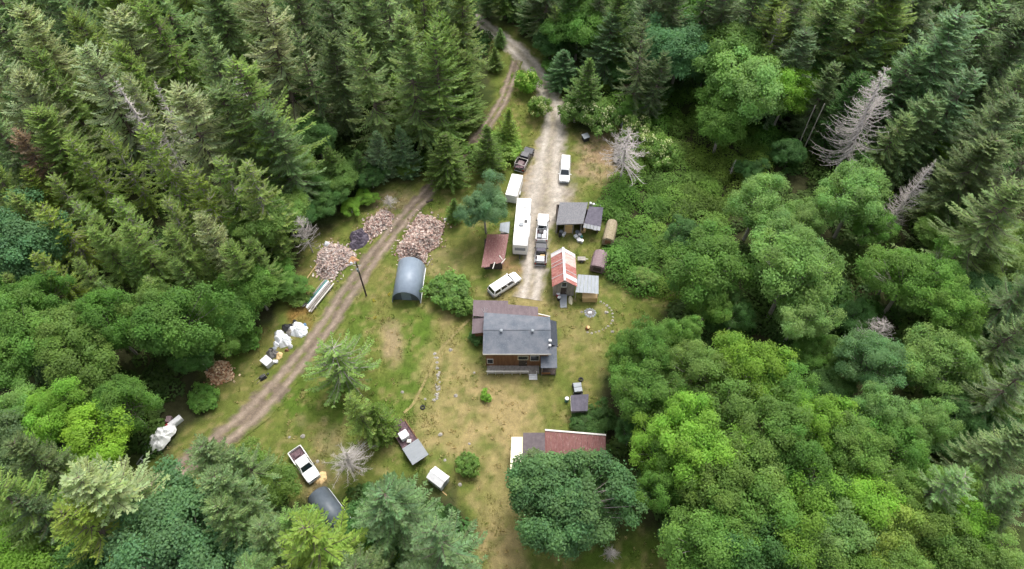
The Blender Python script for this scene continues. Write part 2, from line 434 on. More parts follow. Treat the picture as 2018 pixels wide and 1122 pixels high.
track('footpath', 'narrow worn footpath curving through the lawn beside the stone row',
      [(925,630,0.28),(893,662,0.25),(868,690,0.25),(850,725,0.25),(833,760,0.25),(815,795,0.25),(795,815,0.2)], (0.25, 0.205, 0.1), (0.22, 0.19, 0.08), 0.045, 51, 0.0, 0)

# ---------------------------------------------------------------- quads scattered by the thousand
def kites(P, D, N, L, Wd, bend=0.0, rng=None):
    """one kite per point: starts at P, runs along D, faces N"""
    D = D / np.linalg.norm(D, axis=1)[:, None]
    S = np.cross(D, N); S /= (np.linalg.norm(S, axis=1)[:, None] + 1e-9)
    N2 = np.cross(S, D)
    L = np.asarray(L)[:, None]; Wd = np.asarray(Wd)[:, None]
    m = P + D * L * 0.45 + N2 * L * bend
    V = np.stack([P, m - S * Wd * 0.5, P + D * L, m + S * Wd * 0.5], 1).reshape(-1, 3)
    F = np.arange(len(P) * 4).reshape(-1, 4)
    return V, F
def rep4(c): return np.repeat(c, 4, 0)

rng = np.random.default_rng(5)
def grass():
    n = 150000
    x = rng.uniform(-48, 40, n); y = rng.uniform(12, 112, n)
    sd = poly_sd(CLEAR, x, y)
    k = (sd > -1.5) & (fbm(x * 0.9, y * 0.9, 71) + rng.uniform(-.1, .1, n) > 0.40)
    x, y = x[k], y[k]
    ok = np.ones(len(x), bool)                             # none on the driven lanes
    for A in TRACKS:
        for q in A[::2]: ok &= np.hypot(x - q[0], y - q[1]) > q[2] * 0.85
    x, y = x[ok], y[ok]
    c = gcol(x, y)
    lum = c.sum(1)
    a = rng.uniform(0, 2 * PI, len(x)); tall = sstep(0.45, 0.7, fbm(x * .35, y * .35, 83))
    h = rng.uniform(0.07, 0.2, len(x)) * (0.6 + 0.7 * tall)
    D = np.stack([np.cos(a) * 0.9, np.sin(a) * 0.9, np.full(len(x), 0.8)], 1)
    N = np.stack([-np.cos(a), -np.sin(a), np.full(len(x), 1.0)], 1)
    V, F = kites(np.stack([x, y, gh(x, y) - 0.01], 1), D, N, h * 1.7, h * 0.5)
    c = c * rng.uniform(0.75, 1.5, (len(x), 1)) * np.array([1.0, 1.03, 0.9])
    o = link_mesh('grass', np_mesh('grass', V, F, M['leaf'], rep4(c)))
    o.color = (1, 1, 1, 1)
    tag(o, 'short tufted grass, half dried, across the yard', 'grass', kind='stuff')
grass()
def weeds():
    n = 5200
    g = np.random.default_rng(77)
    x = g.uniform(-48, 40, n); y = g.uniform(12, 112, n)
    k = (poly_sd(CLEAR, x, y) > 0.3) & (fbm(x * .22, y * .22, 131) + g.uniform(-.12, .12, n) > 0.46)
    for A in TRACKS:
        for q in A[::2]: k &= np.hypot(x - q[0], y - q[1]) > q[2] * 0.9
    x, y = x[k], y[k]; m = 9
    base = gcol(x, y)
    dry = (g.random(len(x)) < 0.55)[:, None]
    c = np.where(dry, np.array((0.34, 0.27, 0.14)), np.array((0.115, 0.175, 0.035))) * 0.5 + base * 0.5
    yel = (np.hypot(x - U(742, 575).x, y - U(742, 575).y) < 5) & (g.random(len(x)) < 0.5)
    c = c * 1.45
    c[yel] = (0.42, 0.36, 0.03)
    r = g.uniform(.12, .3, len(x))
    X = np.repeat(x, m); Y = np.repeat(y, m); Rr = np.repeat(r, m)
    a = g.uniform(0, 2 * PI, len(X))
    D = np.stack([np.cos(a), np.sin(a), g.uniform(.5, 1.4, len(X))], 1)
    N = np.stack([-np.cos(a), -np.sin(a), np.full(len(X), 1.2)], 1)
    V, F = kites(np.stack([X + np.cos(a) * Rr * .2, Y + np.sin(a) * Rr * .2, gh(X, Y) - .01], 1), D, N, Rr * 1.3, Rr * .45)
    o = link_mesh('weeds', np_mesh('weeds', V, F, M['leaf'], rep4(np.repeat(c, m, 0) * g.uniform(.8, 1.25, (len(X), 1))))); o.color = (1, 1, 1, 1)
    tag(o, 'loose weed clumps and dry tussocks scattered over the yard', 'weeds', kind='stuff')
weeds()
# ---------------------------------------------------------------- tree kinds (one mesh each, shared by the copies)
def unit(a): return a / (np.linalg.norm(a, axis=-1, keepdims=True) + 1e-9)
def trunk_mesh(name, segs, mat):
    mb = MB()
    for p0, p1, r0, r1, n in segs: mb.tube(p0, p1, r0, r1, n)
    me = bpy.data.meshes.new(name); me.from_pydata(mb.v, [], mb.f); me.materials.append(mat)
    return me
def make_fir(seed, H=25.0, RAD=4.2, pw=0.75, spacing=0.55, droop=0.25, twig=0.95, tw_w=0.24, bare=0.0, nb=(5, 8), dens=0.17, base=0.12, wobble=0.25, up=0.5):
    g = np.random.default_rng(seed)
    P = []; D = []; N = []; L = []; Wd = []; T = []; segs = [((0, 0, -0.4), (0, 0, H * 0.5), H * 0.013 + 0.05, H * 0.008 + 0.03, 7), ((0, 0, H * 0.5), (0, 0, H * 0.985), H * 0.008 + 0.03, 0.02, 6)]
    z = H * base
    side = g.uniform(0, 2 * PI)
    while z < H - 0.3:
        t = (z / H - base) / (1 - base)
        r = RAD * (1 - t) ** pw * (0.5 + 0.5 * min(1, t / 0.12)) + 0.15
        for k in range(g.integers(*nb)):
            az = g.uniform(0, 2 * PI)
            rr = r * g.uniform(1 - wobble * 1.6, 1 + wobble * 0.6) * (1 + 0.12 * math.cos(az - side))
            el = (up * t - droop * (1 - t)) + g.uniform(-0.15, 0.15)
            o = np.array([math.cos(az), math.sin(az), 0.0])
            s = np.arange(0.12, 1.0, dens / max(rr, .35)); s = s + g.uniform(-.02, .02, len(s))
            isbare = g.random() < bare
            tip = np.array([0, 0, 0])
            def pt(s):
                s = np.asarray(s)[..., None]
                return np.array([0, 0, z]) + o * rr * s + np.array([0, 0, 1.0]) * rr * (math.tan(el) * s - 0.16 * s * (1 - s) * 2 + 0.10 * s ** 3)
            q = [pt(0.0), pt(0.5), pt(0.95)]
            segs.append((q[0], q[1], 0.05 + 0.012 * rr, 0.03, 3)); segs.append((q[1], q[2], 0.03, 0.012, 3))
            if isbare: s = s[s > g.uniform(.65, .95)]
            if len(s) == 0: continue
            pp = pt(s)
            dd = unit(pt(s + 0.02) - pt(s))
            lat = np.array([-math.sin(az), math.cos(az), 0.0])
            tone = g.uniform(0.72, 1.28)
            for sg in (-1, 1):
                m = len(s)
                ang = g.uniform(0.55, 1.15, m)[:, None]
                d = dd * np.cos(ang) + sg * lat * np.sin(ang) + np.stack([np.zeros(m), np.zeros(m), g.uniform(-0.55, 0.15, m)], 1)
                P.append(pp); D.append(d)
                N.append(np.array([0, 0, 1.0]) + o * 0.25 + g.normal(0, 0.25, (m, 3)))
                ll = twig * (0.45 + 0.55 * (1 - s)) * min(1, 0.35 + rr / 3.0) * g.uniform(0.6, 1.25, m)
                L.append(ll); Wd.append(tw_w * g.uniform(0.7, 1.3, m) * (0.6 + 0.4 * ll / twig))
                tn = tone * g.uniform(0.85, 1.18, m)
                T.append(np.stack([tn * g.uniform(0.92, 1.12), tn, tn * g.uniform(0.85, 1.1)], 1))
            P.append(pp[-1:]); D.append(dd[-1:]); N.append(np.array([[0, 0, 1.0]])); L.append(np.array([twig * .6])); Wd.append(np.array([tw_w])); T.append(np.full((1, 3), tone))
        z += spacing * g.uniform(0.7, 1.3) * (1.0 if z < H * 0.85 else 0.6)
    m = 14
    P.append(np.stack([np.zeros(m), np.zeros(m), H - g.uniform(0, 1.0, m)], 1)); a = g.uniform(0, 2 * PI, m)
    D.append(np.stack([np.cos(a) * .5, np.sin(a) * .5, np.full(m, 1.0)], 1)); N.append(g.normal(0, 1, (m, 3))); L.append(np.full(m, .45)); Wd.append(np.full(m, .16)); T.append(np.ones((m, 3)))
    V, F = kites(np.concatenate(P), np.concatenate(D), np.concatenate(N), np.concatenate(L), np.concatenate(Wd), 0.06)
    T = np.concatenate(T)
    return trunk_mesh('fir_trunk', segs, M['greybark'] if bare > 0.2 else M['bark']), np_mesh('fir_crown', V, F, M['leaf'], rep4(T))

def make_broad(seed, RAD=5.0, ZC=8.5, HZ=4.6, clumps=75, leaves=130, size=0.34, crad=(0.9, 1.5), low=-0.35, elong=1.0, flower=0.0, yellow=0.1, spread=0.85):
    """broadleaf: limbs, then clumps of leaves on an uneven hull"""
    g = np.random.default_rng(seed)
    segs = [((0, 0, -0.3), (0.15, 0.1, ZC - HZ * 0.6), RAD * 0.055 + .04, RAD * 0.04 + .03, 8)]
    P = []; N = []; T = []; SZ = []
    lob = [(unit(np.array([math.cos(a), math.sin(a), g.uniform(-0.1, 0.9)])), g.uniform(0.18, 0.5)) for a in g.uniform(0, 2 * PI, 8)]
    holes = [unit(np.array([math.cos(a), math.sin(a), g.uniform(0.2, 1.4)])) for a in g.uniform(0, 2 * PI, 4)] if RAD > 4 else []
    cen = []
    tries = 0
    while len(cen) < clumps and tries < clumps * 40:
        tries += 1
        d = unit(g.normal(0, 1, 3))
        if d[2] < low or any(float(d @ q) > 0.955 for q in holes): continue
        f = spread + sum(w * max(0, float(d @ l)) ** 9 for l, w in lob) - 0.18 * g.random()
        if g.random() < 0.22: f *= g.uniform(0.45, 0.8)
        p = np.array([d[0] * RAD * f, d[1] * RAD * f, ZC + d[2] * HZ * f])
        cr = g.uniform(*crad) * RAD / 5.0
        if any(np.linalg.norm(p - q) < 0.8 * min(cr, c2) for q, c2, _ in cen): continue
        cen.append((p, cr, d))
    for p, cr, d in cen:
        st = np.array([0.12, 0.08, ZC - HZ * g.uniform(0.2, 0.7)]); md = st * 0.45 + p * 0.55 + g.normal(0, 0.2, 3)
        segs.append((st, md, 0.09 * RAD / 5, 0.05 * RAD / 5, 4)); segs.append((md, p, 0.05 * RAD / 5, 0.015, 3))
        m = int(leaves * (cr * 5 / RAD / 1.2) ** 2 * g.uniform(0.7, 1.2))
        u = unit(g.normal(0, 1, (m, 3)) + d * 0.75 + np.array([0, 0, 0.45]))
        rr = cr * (1 + 0.25 * g.normal(0, 1, (m, 1))) * g.uniform(0.55, 1.05, (m, 1)) ** 0.5
        P.append(p + u * rr * np.array([1.0, 1.0, 0.72]))
        N.append(unit(u * 0.8 + np.array([0, 0, 0.85]) + g.normal(0, 0.3, (m, 3))))
        tone = g.uniform(0.78, 1.22); ye = 1 + yellow * g.uniform(-0.5, 1.0)
        tn = tone * g.uniform(0.87, 1.14, m)
        t = np.stack([tn * ye, tn, tn * g.uniform(.8, 1.1, m)], 1)
        if flower > 0 and d[2] > 0 and g.random() < flower:
            fl = g.random(m) < 0.36
            t[fl] = np.array([4.6, 2.7, 6.5]) * g.uniform(0.6, 1.1, (fl.sum(), 1))
        T.append(t); SZ.append(size * g.uniform(0.65, 1.35, m))
    m = clumps * 14                                      # thin inner fill
    u = unit(g.normal(0, 1, (m, 3))); u[:, 2] = np.maximum(u[:, 2], low)
    P.append(np.array([0, 0, ZC]) + u * np.array([RAD, RAD, HZ]) * g.uniform(0.3, 0.75, (m, 1))); N.append(unit(u + g.normal(0, .6, (m, 3))))
    T.append(np.full((m, 3), 0.9) * g.uniform(0.7, 1.2, (m, 1))); SZ.append(size * 1.5 * np.ones(m))
    P, N, T, SZ = map(np.concatenate, (P, N, T, SZ))
    D = unit(np.cross(N, g.normal(0, 1, N.shape)) - np.array([0, 0, 0.25]))
    V, F = kites(P - D * SZ[:, None] * 0.5, D, N, SZ * 1.25, SZ * 0.95, 0.1)
    return trunk_mesh('broadleaf_trunk', segs, M['greybark']), np_mesh('broadleaf_crown', V, F, M['leaf'], rep4(T))

def make_snag(seed, H=22.0, RAD=4.0, spacing=0.42, curl=0.5, twigs=5, nb=(4, 7), base=0.15, mat='deadwood', top=1.0):
    """dead conifer: bare upswept limbs with twigs"""
    g = np.random.default_rng(seed)
    tr = [((0, 0, -0.4), (0, 0, H * 0.55), H * 0.011 + .05, H * 0.007 + .03, 7), ((0, 0, H * 0.55), (0, 0, H), H * 0.007 + .03, 0.02 if top == 1.0 else 0.12, 6)]
    br = []
    z = H * base
    while z < H * 0.985:
        t = (z / H - base) / (1 - base)
        r = RAD * (1 - t) ** 0.8 * min(1, 0.5 + t / 0.2) + 0.2
        for k in range(g.integers(*nb)):
            az = g.uniform(0, 2 * PI); rr = r * g.uniform(0.5, 1.1)
            o = np.array([math.cos(az), math.sin(az), 0.0]); lat = np.array([-o[1], o[0], 0])
            pt = lambda s: np.array([0, 0, z]) + o * rr * s + lat * rr * 0.1 * math.sin(s * 3 + az) + np.array([0, 0, rr]) * (-0.30 * s + curl * s ** 2.2)
            ss = [0, .3, .55, .8, 1.0]; rad = [0.05, .038, .029, .021, .01]
            for a in range(4): br.append((pt(ss[a]), pt(ss[a + 1]), rad[a] * (0.6 + rr / 5), rad[a + 1] * (0.6 + rr / 5), 3))
            for j in range(twigs):
                s = g.uniform(.3, .98); q = pt(s); sg = g.choice([-1, 1])
                e = q + (o * .5 + lat * sg * g.uniform(.5, 1) + np.array([0, 0, g.uniform(-.4, .5)])) * g.uniform(.25, .75) * min(1, rr / 2)
                br.append((q, e, .018, .007, 3))
        z += spacing * g.uniform(.6, 1.4)
    return trunk_mesh('snag_trunk', tr, M[mat]), trunk_mesh('snag_branches', br, M[mat])

KIND = {}
for k in range(6): KIND['fir%d' % k] = make_fir(10 + k, 25, (5.6, 6.2, 5.8, 6.4, 5.2, 6.0)[k], (0.6, 0.7, 0.5, 0.75, 0.45, 0.65)[k], droop=(0.3, 0.15, 0.42, 0.25, 0.35, 0.5)[k], nb=((5, 9), (4, 8), (5, 9), (4, 7), (6, 10), (4, 8))[k], wobble=(0.32, 0.4, 0.3, 0.45, 0.28, 0.4)[k], spacing=(0.55, 0.62, 0.55, 0.7, 0.5, 0.62)[k], bare=(0, 0.06, 0, 0.1, 0, 0.04)[k])
for k in range(2): KIND['lacy%d' % k] = make_fir(30 + k, 24, 5.0, 0.55, spacing=0.62, droop=0.42, twig=1.15, tw_w=0.2, bare=0.1, wobble=0.4)
for k in range(3): KIND['young%d' % k] = make_fir(40 + k, 12, 3.3, (0.85, 0.95, 0.75)[k], spacing=0.32, droop=0.1, twig=0.6, tw_w=0.2, dens=0.13, base=0.05, wobble=0.2, nb=(6, 9))
for k in range(2): KIND['half%d' % k] = make_fir(50 + k, 22, 4.8, 0.55, spacing=0.6, droop=0.25, twig=1.0, bare=0.4, wobble=0.35, up=0.3)
for k in range(3): KIND['maple%d' % k] = make_broad(60 + k, 5.0, 8.5, 5.0, 66, 330, 0.225, (1.0, 1.6), spread=0.74)
for k in range(3): KIND['alder%d' % k] = make_broad(70 + k, 5.0, 9.5, 5.6, 80, 280, 0.195, (0.85, 1.4), yellow=0.12, spread=0.74)
KIND['bigmaple'] = make_broad(80, 8.3, 8.0, 6.4, 150, 700, 0.29, (0.6, 1.05), yellow=0.15, spread=0.74)
for k in range(2): KIND['bush%d' % k] = make_broad(90 + k, 2.2, 1.2, 1.5, 40, 60, 0.26, (1.1, 1.8), low=-0.2)
for k in range(2): KIND['elder%d' % k] = make_broad(95 + k, 3.0, 2.2, 2.2, 55, 80, 0.24, (0.9, 1.5), low=-0.2, flower=0.35)
KIND['snag0'] = make_snag(101, 22, 4.2, 0.36, 0.5, 5, (4, 8), 0.12); KIND['snag1'] = make_snag(102, 22, 2.6, 0.5, 0.4, 4)
KIND['deadbush'] = make_snag(103, 8, 4.2, 0.3, 0.4, 10, (4, 7), 0.3)
KIND['spread0'] = make_fir(55, 11, 4.8, 0.45, spacing=0.5, droop=0.12, twig=0.85, tw_w=0.22, bare=0.5, wobble=0.3, up=0.1, base=0.2)
KIND['pole'] = make_snag(104, 14, 0.5, 2.2, 0.3, 1, (1, 3), 0.3, 'greybark', 0.6)
REF = dict(fir=25, lacy=24, young=12, half=22, maple=13.3, alder=14.7, bigmaple=14.4, bush=2.7, elder=4.4, snag=22, deadbush=8, pole=14, spread=11)

C_ = dict(fir=(0.12, 0.195, 0.078), pale=(0.2, 0.255, 0.13), dark=(0.088, 0.14, 0.062), blue=(0.1, 0.18, 0.085), olive=(0.13, 0.202, 0.053), yel=(0.152, 0.235, 0.045),
          leaf=(0.09, 0.185, 0.035), bright=(0.132, 0.255, 0.035), lime=(0.175, 0.29, 0.035), deep=(0.058, 0.13, 0.036), teal=(0.075, 0.16, 0.065), soft=(0.135, 0.235, 0.068), brown=(0.2, 0.15, 0.1), mid=(0.105, 0.185, 0.042))
for _k in C_: C_[_k] = tuple(v * (1.6 if _k in ('fir', 'pale', 'blue', 'olive', 'dark') else 1.36) for v in C_[_k])
COLW = dict(fir='grey green', pale='pale grey', dark='dark green', blue='blue green', olive='olive green', yel='yellow green', leaf='mid green', bright='bright green',
            lime='lime green', deep='deep green', teal='bluish green', soft='soft pale green', brown='brownish', mid='fresh green')
NOUN = dict(fir=('fir_tree', 'fir', 'fir'), lacy=('fir_tree', 'drooping fir', 'fir'), young=('young_fir_tree', 'small pointed fir', 'fir'), half=('thinning_fir_tree', 'thinning fir', 'fir'),
            maple=('maple_tree', 'broad maple', 'maple'), alder=('alder_tree', 'rounded alder', 'alder'), bigmaple=('maple_tree', 'huge dark maple', 'maple'), spread=('thinning_fir_tree', 'spreading fir', 'fir'), bush=('shrub', 'leafy shrub', 'shrub'),
            elder=('flowering_shrub', 'shrub with cream blossom', 'shrub'), snag=('dead_tree', 'bleached dead conifer', 'dead tree'), deadbush=('dead_tree', 'bare dead tree', 'dead tree'), pole=('dead_tree', 'bare dead trunk', 'dead tree'))
TREES = []
trng = random.Random(3)
def base_of(k): return k.rstrip('0123456789')
def tree(kind, px, py, h, wid=1.0, col='leaf', label=None, jit=0.1, top=True):
    """px, py: bearing of the tip (conifers) or of the crown's middle (broadleaf); h: height; wid: extra width"""
    b = base_of(kind)
    s = h / REF[b]
    if b in ('maple', 'alder', 'bigmaple', 'bush', 'elder'): zr = dict(maple=9.2, alder=10.3, bigmaple=9.5, bush=1.4, elder=2.6)[b] * s
    else: zr = h * 0.97
    p = U(px, py, zr)
    if label is None and py < 640 and b != 'bush':         # keep the stem out of the yard and off the tracks: a shorter tree farther back
        f = 1.0
        while f > 0.45 and poly_sd(CLEAR, np.array([p.x]), np.array([p.y]))[0] > -1.5:
            f *= 0.95; p = U(px, py, zr * f)
        h *= f; s *= f; wid *= 1 / f ** 0.5
    TREES.append(dict(kind=kind, b=b, x=p.x, y=p.y, s=s, w=wid, col=col, label=label, px=px, py=py, h=h, jit=jit))
# ---------------------------------------------------------------- the trees one by one
T = tree
for i in range(30):                                       # the forest going on beyond the top of the photo
    T('fir%d' % (i % 6), -220 + i * 86 + trng.uniform(-20, 20), -150 + trng.uniform(-25, 25), 24, 1.1, ('fir', 'dark', 'olive', 'deep')[i * 7 % 4])
# upper left woods: conifers, tips from the far row forward
for i, (x, y, h, w, c) in enumerate([
    (-40,-60,26,1,'fir'),(75,-75,27,1.1,'fir'),(185,-70,27,1.1,'olive'),(290,-65,26,1.1,'fir'),(395,-60,26,1,'fir'),(470,-75,27,1.1,'pale'),(560,-60,26,1,'dark'),
    (640,-55,25,1,'dark'),(700,-45,26,1.05,'fir'),(760,-55,27,1.0,'fir'),(815,-45,28,1.0,'olive'),(865,-55,26,1,'fir'),(910,-30,24,1,'olive'),
    (-30,0,26,1.0,'fir'),(22,22,25,1.0,'pale'),(150,20,25,1,'olive'),(214,30,26,1.05,'pale'),(300,5,26,1.1,'mid'),(385,50,24,1.0,'fir'),(505,-15,30,1.2,'pale'),
    (68,100,25,1.0,'mid'),(-8,110,25,1,'pale'),(48,150,24,.95,'pale'),(164,110,26,1.0,'pale'),(250,100,24,1.0,'olive'),(345,185,27,1.1,'pale'),(424,190,25,1.0,'fir'),
    (478,125,29,1.15,'olive'),(60,225,22,1,'olive'),(20,260,20,1,'brown'),(-30,235,22,1.1,'fir'),(-25,330,18,1.1,'olive'),
    (535,215,23,.95,'fir'),(590,60,24,.9,'dark'),(640,70,22,.9,'dark'),(715,65,26,1.1,'fir'),(800,45,28,1.1,'fir'),(850,60,26,1.0,'olive'),(880,30,26,.9,'mid'),
    (905,60,24,.85,'olive'),(925,100,20,.8,'mid'),(770,150,14,1.1,'olive'),(838,165,13,1.1,'pale'),(895,135,18,.9,'mid')]):
    T(('fir%d' % (i % 6)) if i % 5 else 'lacy%d' % (i % 2), x, y, h, w, c)
for i, (x, y, h, w, c) in enumerate([(135,275,20,.8,'yel'),(203,262,20,.8,'yel'),(278,264,23,.85,'yel'),(385,350,20,1.0,'yel'),(240,160,22,.7,'pale'),(430,330,20,1.0,'olive'),
                                     (230,400,18,.9,'olive'),(320,395,17,.9,'olive'),(480,330,21,1.0,'olive'),(150,400,16,.9,'olive')]):
    T('half%d' % (i % 2), x, y, h, w, c)
T('snag1', 236, 160, 24, 1.1, 'pale', 'slim bleached dead tree standing clear among the left firs')
T('snag1', 297, 160, 20, 1.0, 'pale', 'thin grey dead tree right of the slim bleached one')
T('snag1', 462, 108, 28, .7, 'pale', 'white dead treetop poking out beside the big olive fir')
T('pole', 62, 300, 12, 1.6, 'pale', 'broken bare trunk leaning in the left woods')
T('snag1', 320, 265, 21, .8, 'pale', 'grey dead tree among the yellow green firs on the left')
for i, (x, y, h, w, c) in enumerate([(735,262,11,1.1,'blue'),(787,253,12,1.1,'blue'),(920,180,14,1.1,'mid'),(905,215,9,1.2,'mid'),(985,57,10,.9,'soft'),
                                     (845,300,8,1.3,'mid'),(700,300,9,1.2,'deep'),(975,95,12,1.0,'mid'),(650,290,10,1.2,'mid')]):
    T('young%d' % (i % 3), x, y, h, w, c)
# dark hollow and shrubs along the left track
for i, (x, y, h, w, c) in enumerate([(610,170,11,1.0,'deep'),(620,260,9,1.1,'deep'),(655,345,7,1.2,'mid'),(690,405,6,1.2,'bright'),(640,390,6,1.2,'deep'),(580,330,9,1.1,'olive'),(560,420,9,1.1,'olive'),(730,345,6,1.2,'deep'),
                                     (600,420,6,1.1,'deep'),(800,330,6,1.2,'mid'),(720,390,5,1.2,'bright'),(500,430,12,1.0,'olive')]):
    T('maple%d' % (i % 3), x, y, h, w, c)
T('deadbush', 590, 430, 9, .8, 'pale', 'bare grey dead tree by the left firewood heap')
T('deadbush', 765, 385, 3.5, 1.0, 'pale', 'low tangle of dead branches above the tarp-side firewood')
# left middle broadleaves
for i, (x, y, h, w, c) in enumerate([(340,640,15,.82,'leaf'),(315,600,12,.7,'mid'),(465,610,14,.92,'leaf'),(500,560,10,.8,'leaf'),(553,558,9,1.1,'leaf'),(212,635,13,.78,'leaf'),(132,650,13,.75,'mid'),(42,672,13,.8,'leaf'),(160,735,12,.85,'mid'),(238,795,12,.8,'leaf'),
                                     (105,800,11,.8,'bright'),(188,872,11,.95,'lime'),(32,812,10,.85,'soft'),(385,700,7,.9,'deep'),(-5,600,13,.8,'leaf'),(30,480,15,.9,'teal'),(-10,900,13,.9,'dark'),(60,885,8,.9,'deep'),(80,575,12,.7,'leaf'),(430,660,8,.9,'mid')]):
    T('maple%d' % (i % 3), x, y, h, w, c)
for i, (x, y, h, w, c) in enumerate([(75,505,14,.9,'yel'),(150,520,14,.9,'olive'),(25,395,16,1,'olive'),(95,410,16,1,'yel'),(180,455,15,1,'olive'),(245,500,13,.9,'mid'),(290,545,11,.9,'olive'),(350,520,12,.9,'olive'),(400,500,12,.9,'olive'),(100,350,15,1,'olive'),(45,335,15,1.0,'yel'),(10,545,12,.9,'olive'),(200,560,11,.9,'mid')]):
    T(('lacy%d' % (i % 2)) if i % 3 else 'half%d' % (i % 2), x, y, h, w, c)
for i, (x, y, h, w, c) in enumerate([(455,480,16,.95,'olive'),(400,430,18,.95,'pale'),(330,460,16,.9,'olive'),(250,450,16,.9,'olive'),(500,480,15,.9,'olive'),(540,460,13,.9,'mid'),(180,440,15,.9,'olive')]):
    T('lacy%d' % (i % 2), x, y, h, w, c)
# bottom left
for i, (x, y, h, w, c) in enumerate([(150,930,22,1.15,'pale'),(140,1005,21,1.15,'yel'),(395,885,18,1.0,'fir'),(468,885,16,.95,'fir'),(430,935,19,1.0,'fir'),(560,1010,19,1.0,'soft'),(500,1030,20,1.0,'fir'),(610,1060,24,1.15,'yel'),
                                     (762,955,22,1.15,'blue'),(872,1045,23,1.1,'blue'),(420,1010,18,1.0,'fir'),(690,1120,22,1,'dark'),(790,1150,22,1,'dark'),(30,1000,18,1,'dark'),(470,1120,20,1,'fir'),(560,1140,20,1,'olive'),
                                     (10,880,20,.9,'dark'),(-20,960,22,1,'olive')]):
    T('fir%d' % (i % 6), x, y, h, w, c)
for i, (x, y, h, w, c) in enumerate([(300,1050,14,1.15,'teal'),(60,1050,12,1.1,'mid'),(90,1110,12,1.1,'bright'),(200,1120,12,1.1,'deep'),(390,1110,14,1.1,'teal'),(40,960,8,1.1,'deep'),(735,1015,6,1.1,'deep'),
                                     (500,960,9,1.1,'mid'),(740,1060,9,1.1,'deep')]):
    T('maple%d' % (i % 3), x, y, h, w, c)
# the yard's own trees
T('spread0', 655, 690, 11, 1.15, 'olive', 'half bare spreading conifer with white limbs at the track bend')
T('lacy0', 700, 785, 13, 1.05, 'olive', 'drooping olive conifer between the track and the flatbed trailer')
T('young1', 735, 800, 9, 1.3, 'mid', 'small bushy conifer against the flatbed trailer')
T('deadbush', 675, 890, 7.5, 1.05, 'pale', 'bleached bare dead tree beside the white pickup')
T('maple1', 955, 404, 10.5, .78, 'blue', 'bluish green maple leaning over the red roofed shed')
T('young2', 893, 392, 6, 1.1, 'mid', 'small fresh green tree left of the bluish maple')
T('bush0', 892, 575, 3.0, 1.1, 'mid', 'big leafy shrub between the grey arched shelter and the house')
T('bush1', 915, 603, 2.3, 1.0, 'mid', 'leafy shrub touching the brown roof corner')
T('bush0', 920, 912, 1.9, .8, 'mid', 'round shrub alone on the dry lawn right of the white shed')
T('bush1', 957, 782, 1.0, .9, 'bright', 'small round shrub in the middle of the dry lawn')
T('bush1', 1188, 830, 1.9, 1.2, 'deep', 'dark shrub below the small black roofed shed')
T('bush0', 1150, 834, 1.5, 1.3, 'deep', 'low dark shrub between the black roofed shed and the rusty roof')
T('bush0', 940, 665, 1.6, .9, 'deep', 'dark shrub under the left house wall')
T('bush0', 400, 790, 1.5, 1.4, 'leaf', 'low leafy shrub below the brown square firewood pile')
T('bush0', 478, 672, 2.0, 1.2, 'leaf', 'leafy shrub at the wood edge left of the white freezer')
T('bush1', 585, 585, 1.6, 1.3, 'olive', 'low olive shrub left of the long board stack')
T('bush1', 960, 300, 3.0, 1.3, 'mid', 'shrub left of the black pickup')
T('bush0', 990, 285, 3.0, 1.2, 'yel', 'yellow green shrub above the black pickup')
T('young2', 874, 266, 11, 1.5, 'mid', 'bushy fresh green fir left of the dirt track bend')
T('young0', 962, 252, 11, 1.15, 'mid', 'pointed fresh green fir between the two tracks')
T('young1', 1002, 215, 9, 1.2, 'yel', 'yellow green fir between the two tracks')
T('elder0', 1042, 160, 4.2, .8, 'bright', 'blossoming shrub in the fork of the two tracks, upper one')
T('elder1', 1060, 208, 4.0, .8, 'mid', 'blossoming shrub in the fork of the two tracks, lower one')
T('elder0', 1135, 218, 5.0, .95, 'mid', 'blossoming shrub right of the driveway, left of the pair')
T('elder1', 1190, 234, 5.0, .95, 'mid', 'blossoming shrub right of the driveway, right of the pair')
T('elder0', 1258, 262, 5.0, .8, 'mid', 'blossoming shrub above the bleached dead tree by the wrecked boat')
T('elder1', 1300, 300, 5.0, .9, 'mid', 'blossoming shrub in the brambles right of the wrecked boat')
T('deadbush', 1240, 258, 12.5, .9, 'pale', 'bleached dead tree covering the wrecked boat')
T('deadbush', 1745, 630, 9, .8, 'brown', 'brown bare dead tree in the right hand woods')
T('bigmaple', 1122, 990, 12.5, .9, 'teal', 'huge bluish green maple over the rusty roofed shed')
T('fir0', 1060, 900, 9, 1.6, 'dark', 'dark spiky fir between the maple and the brown flat roof')
T('deadbush', 1207, 1085, 4, .8, 'brown', 'small bare pinkish shrub on the bottom edge lawn')
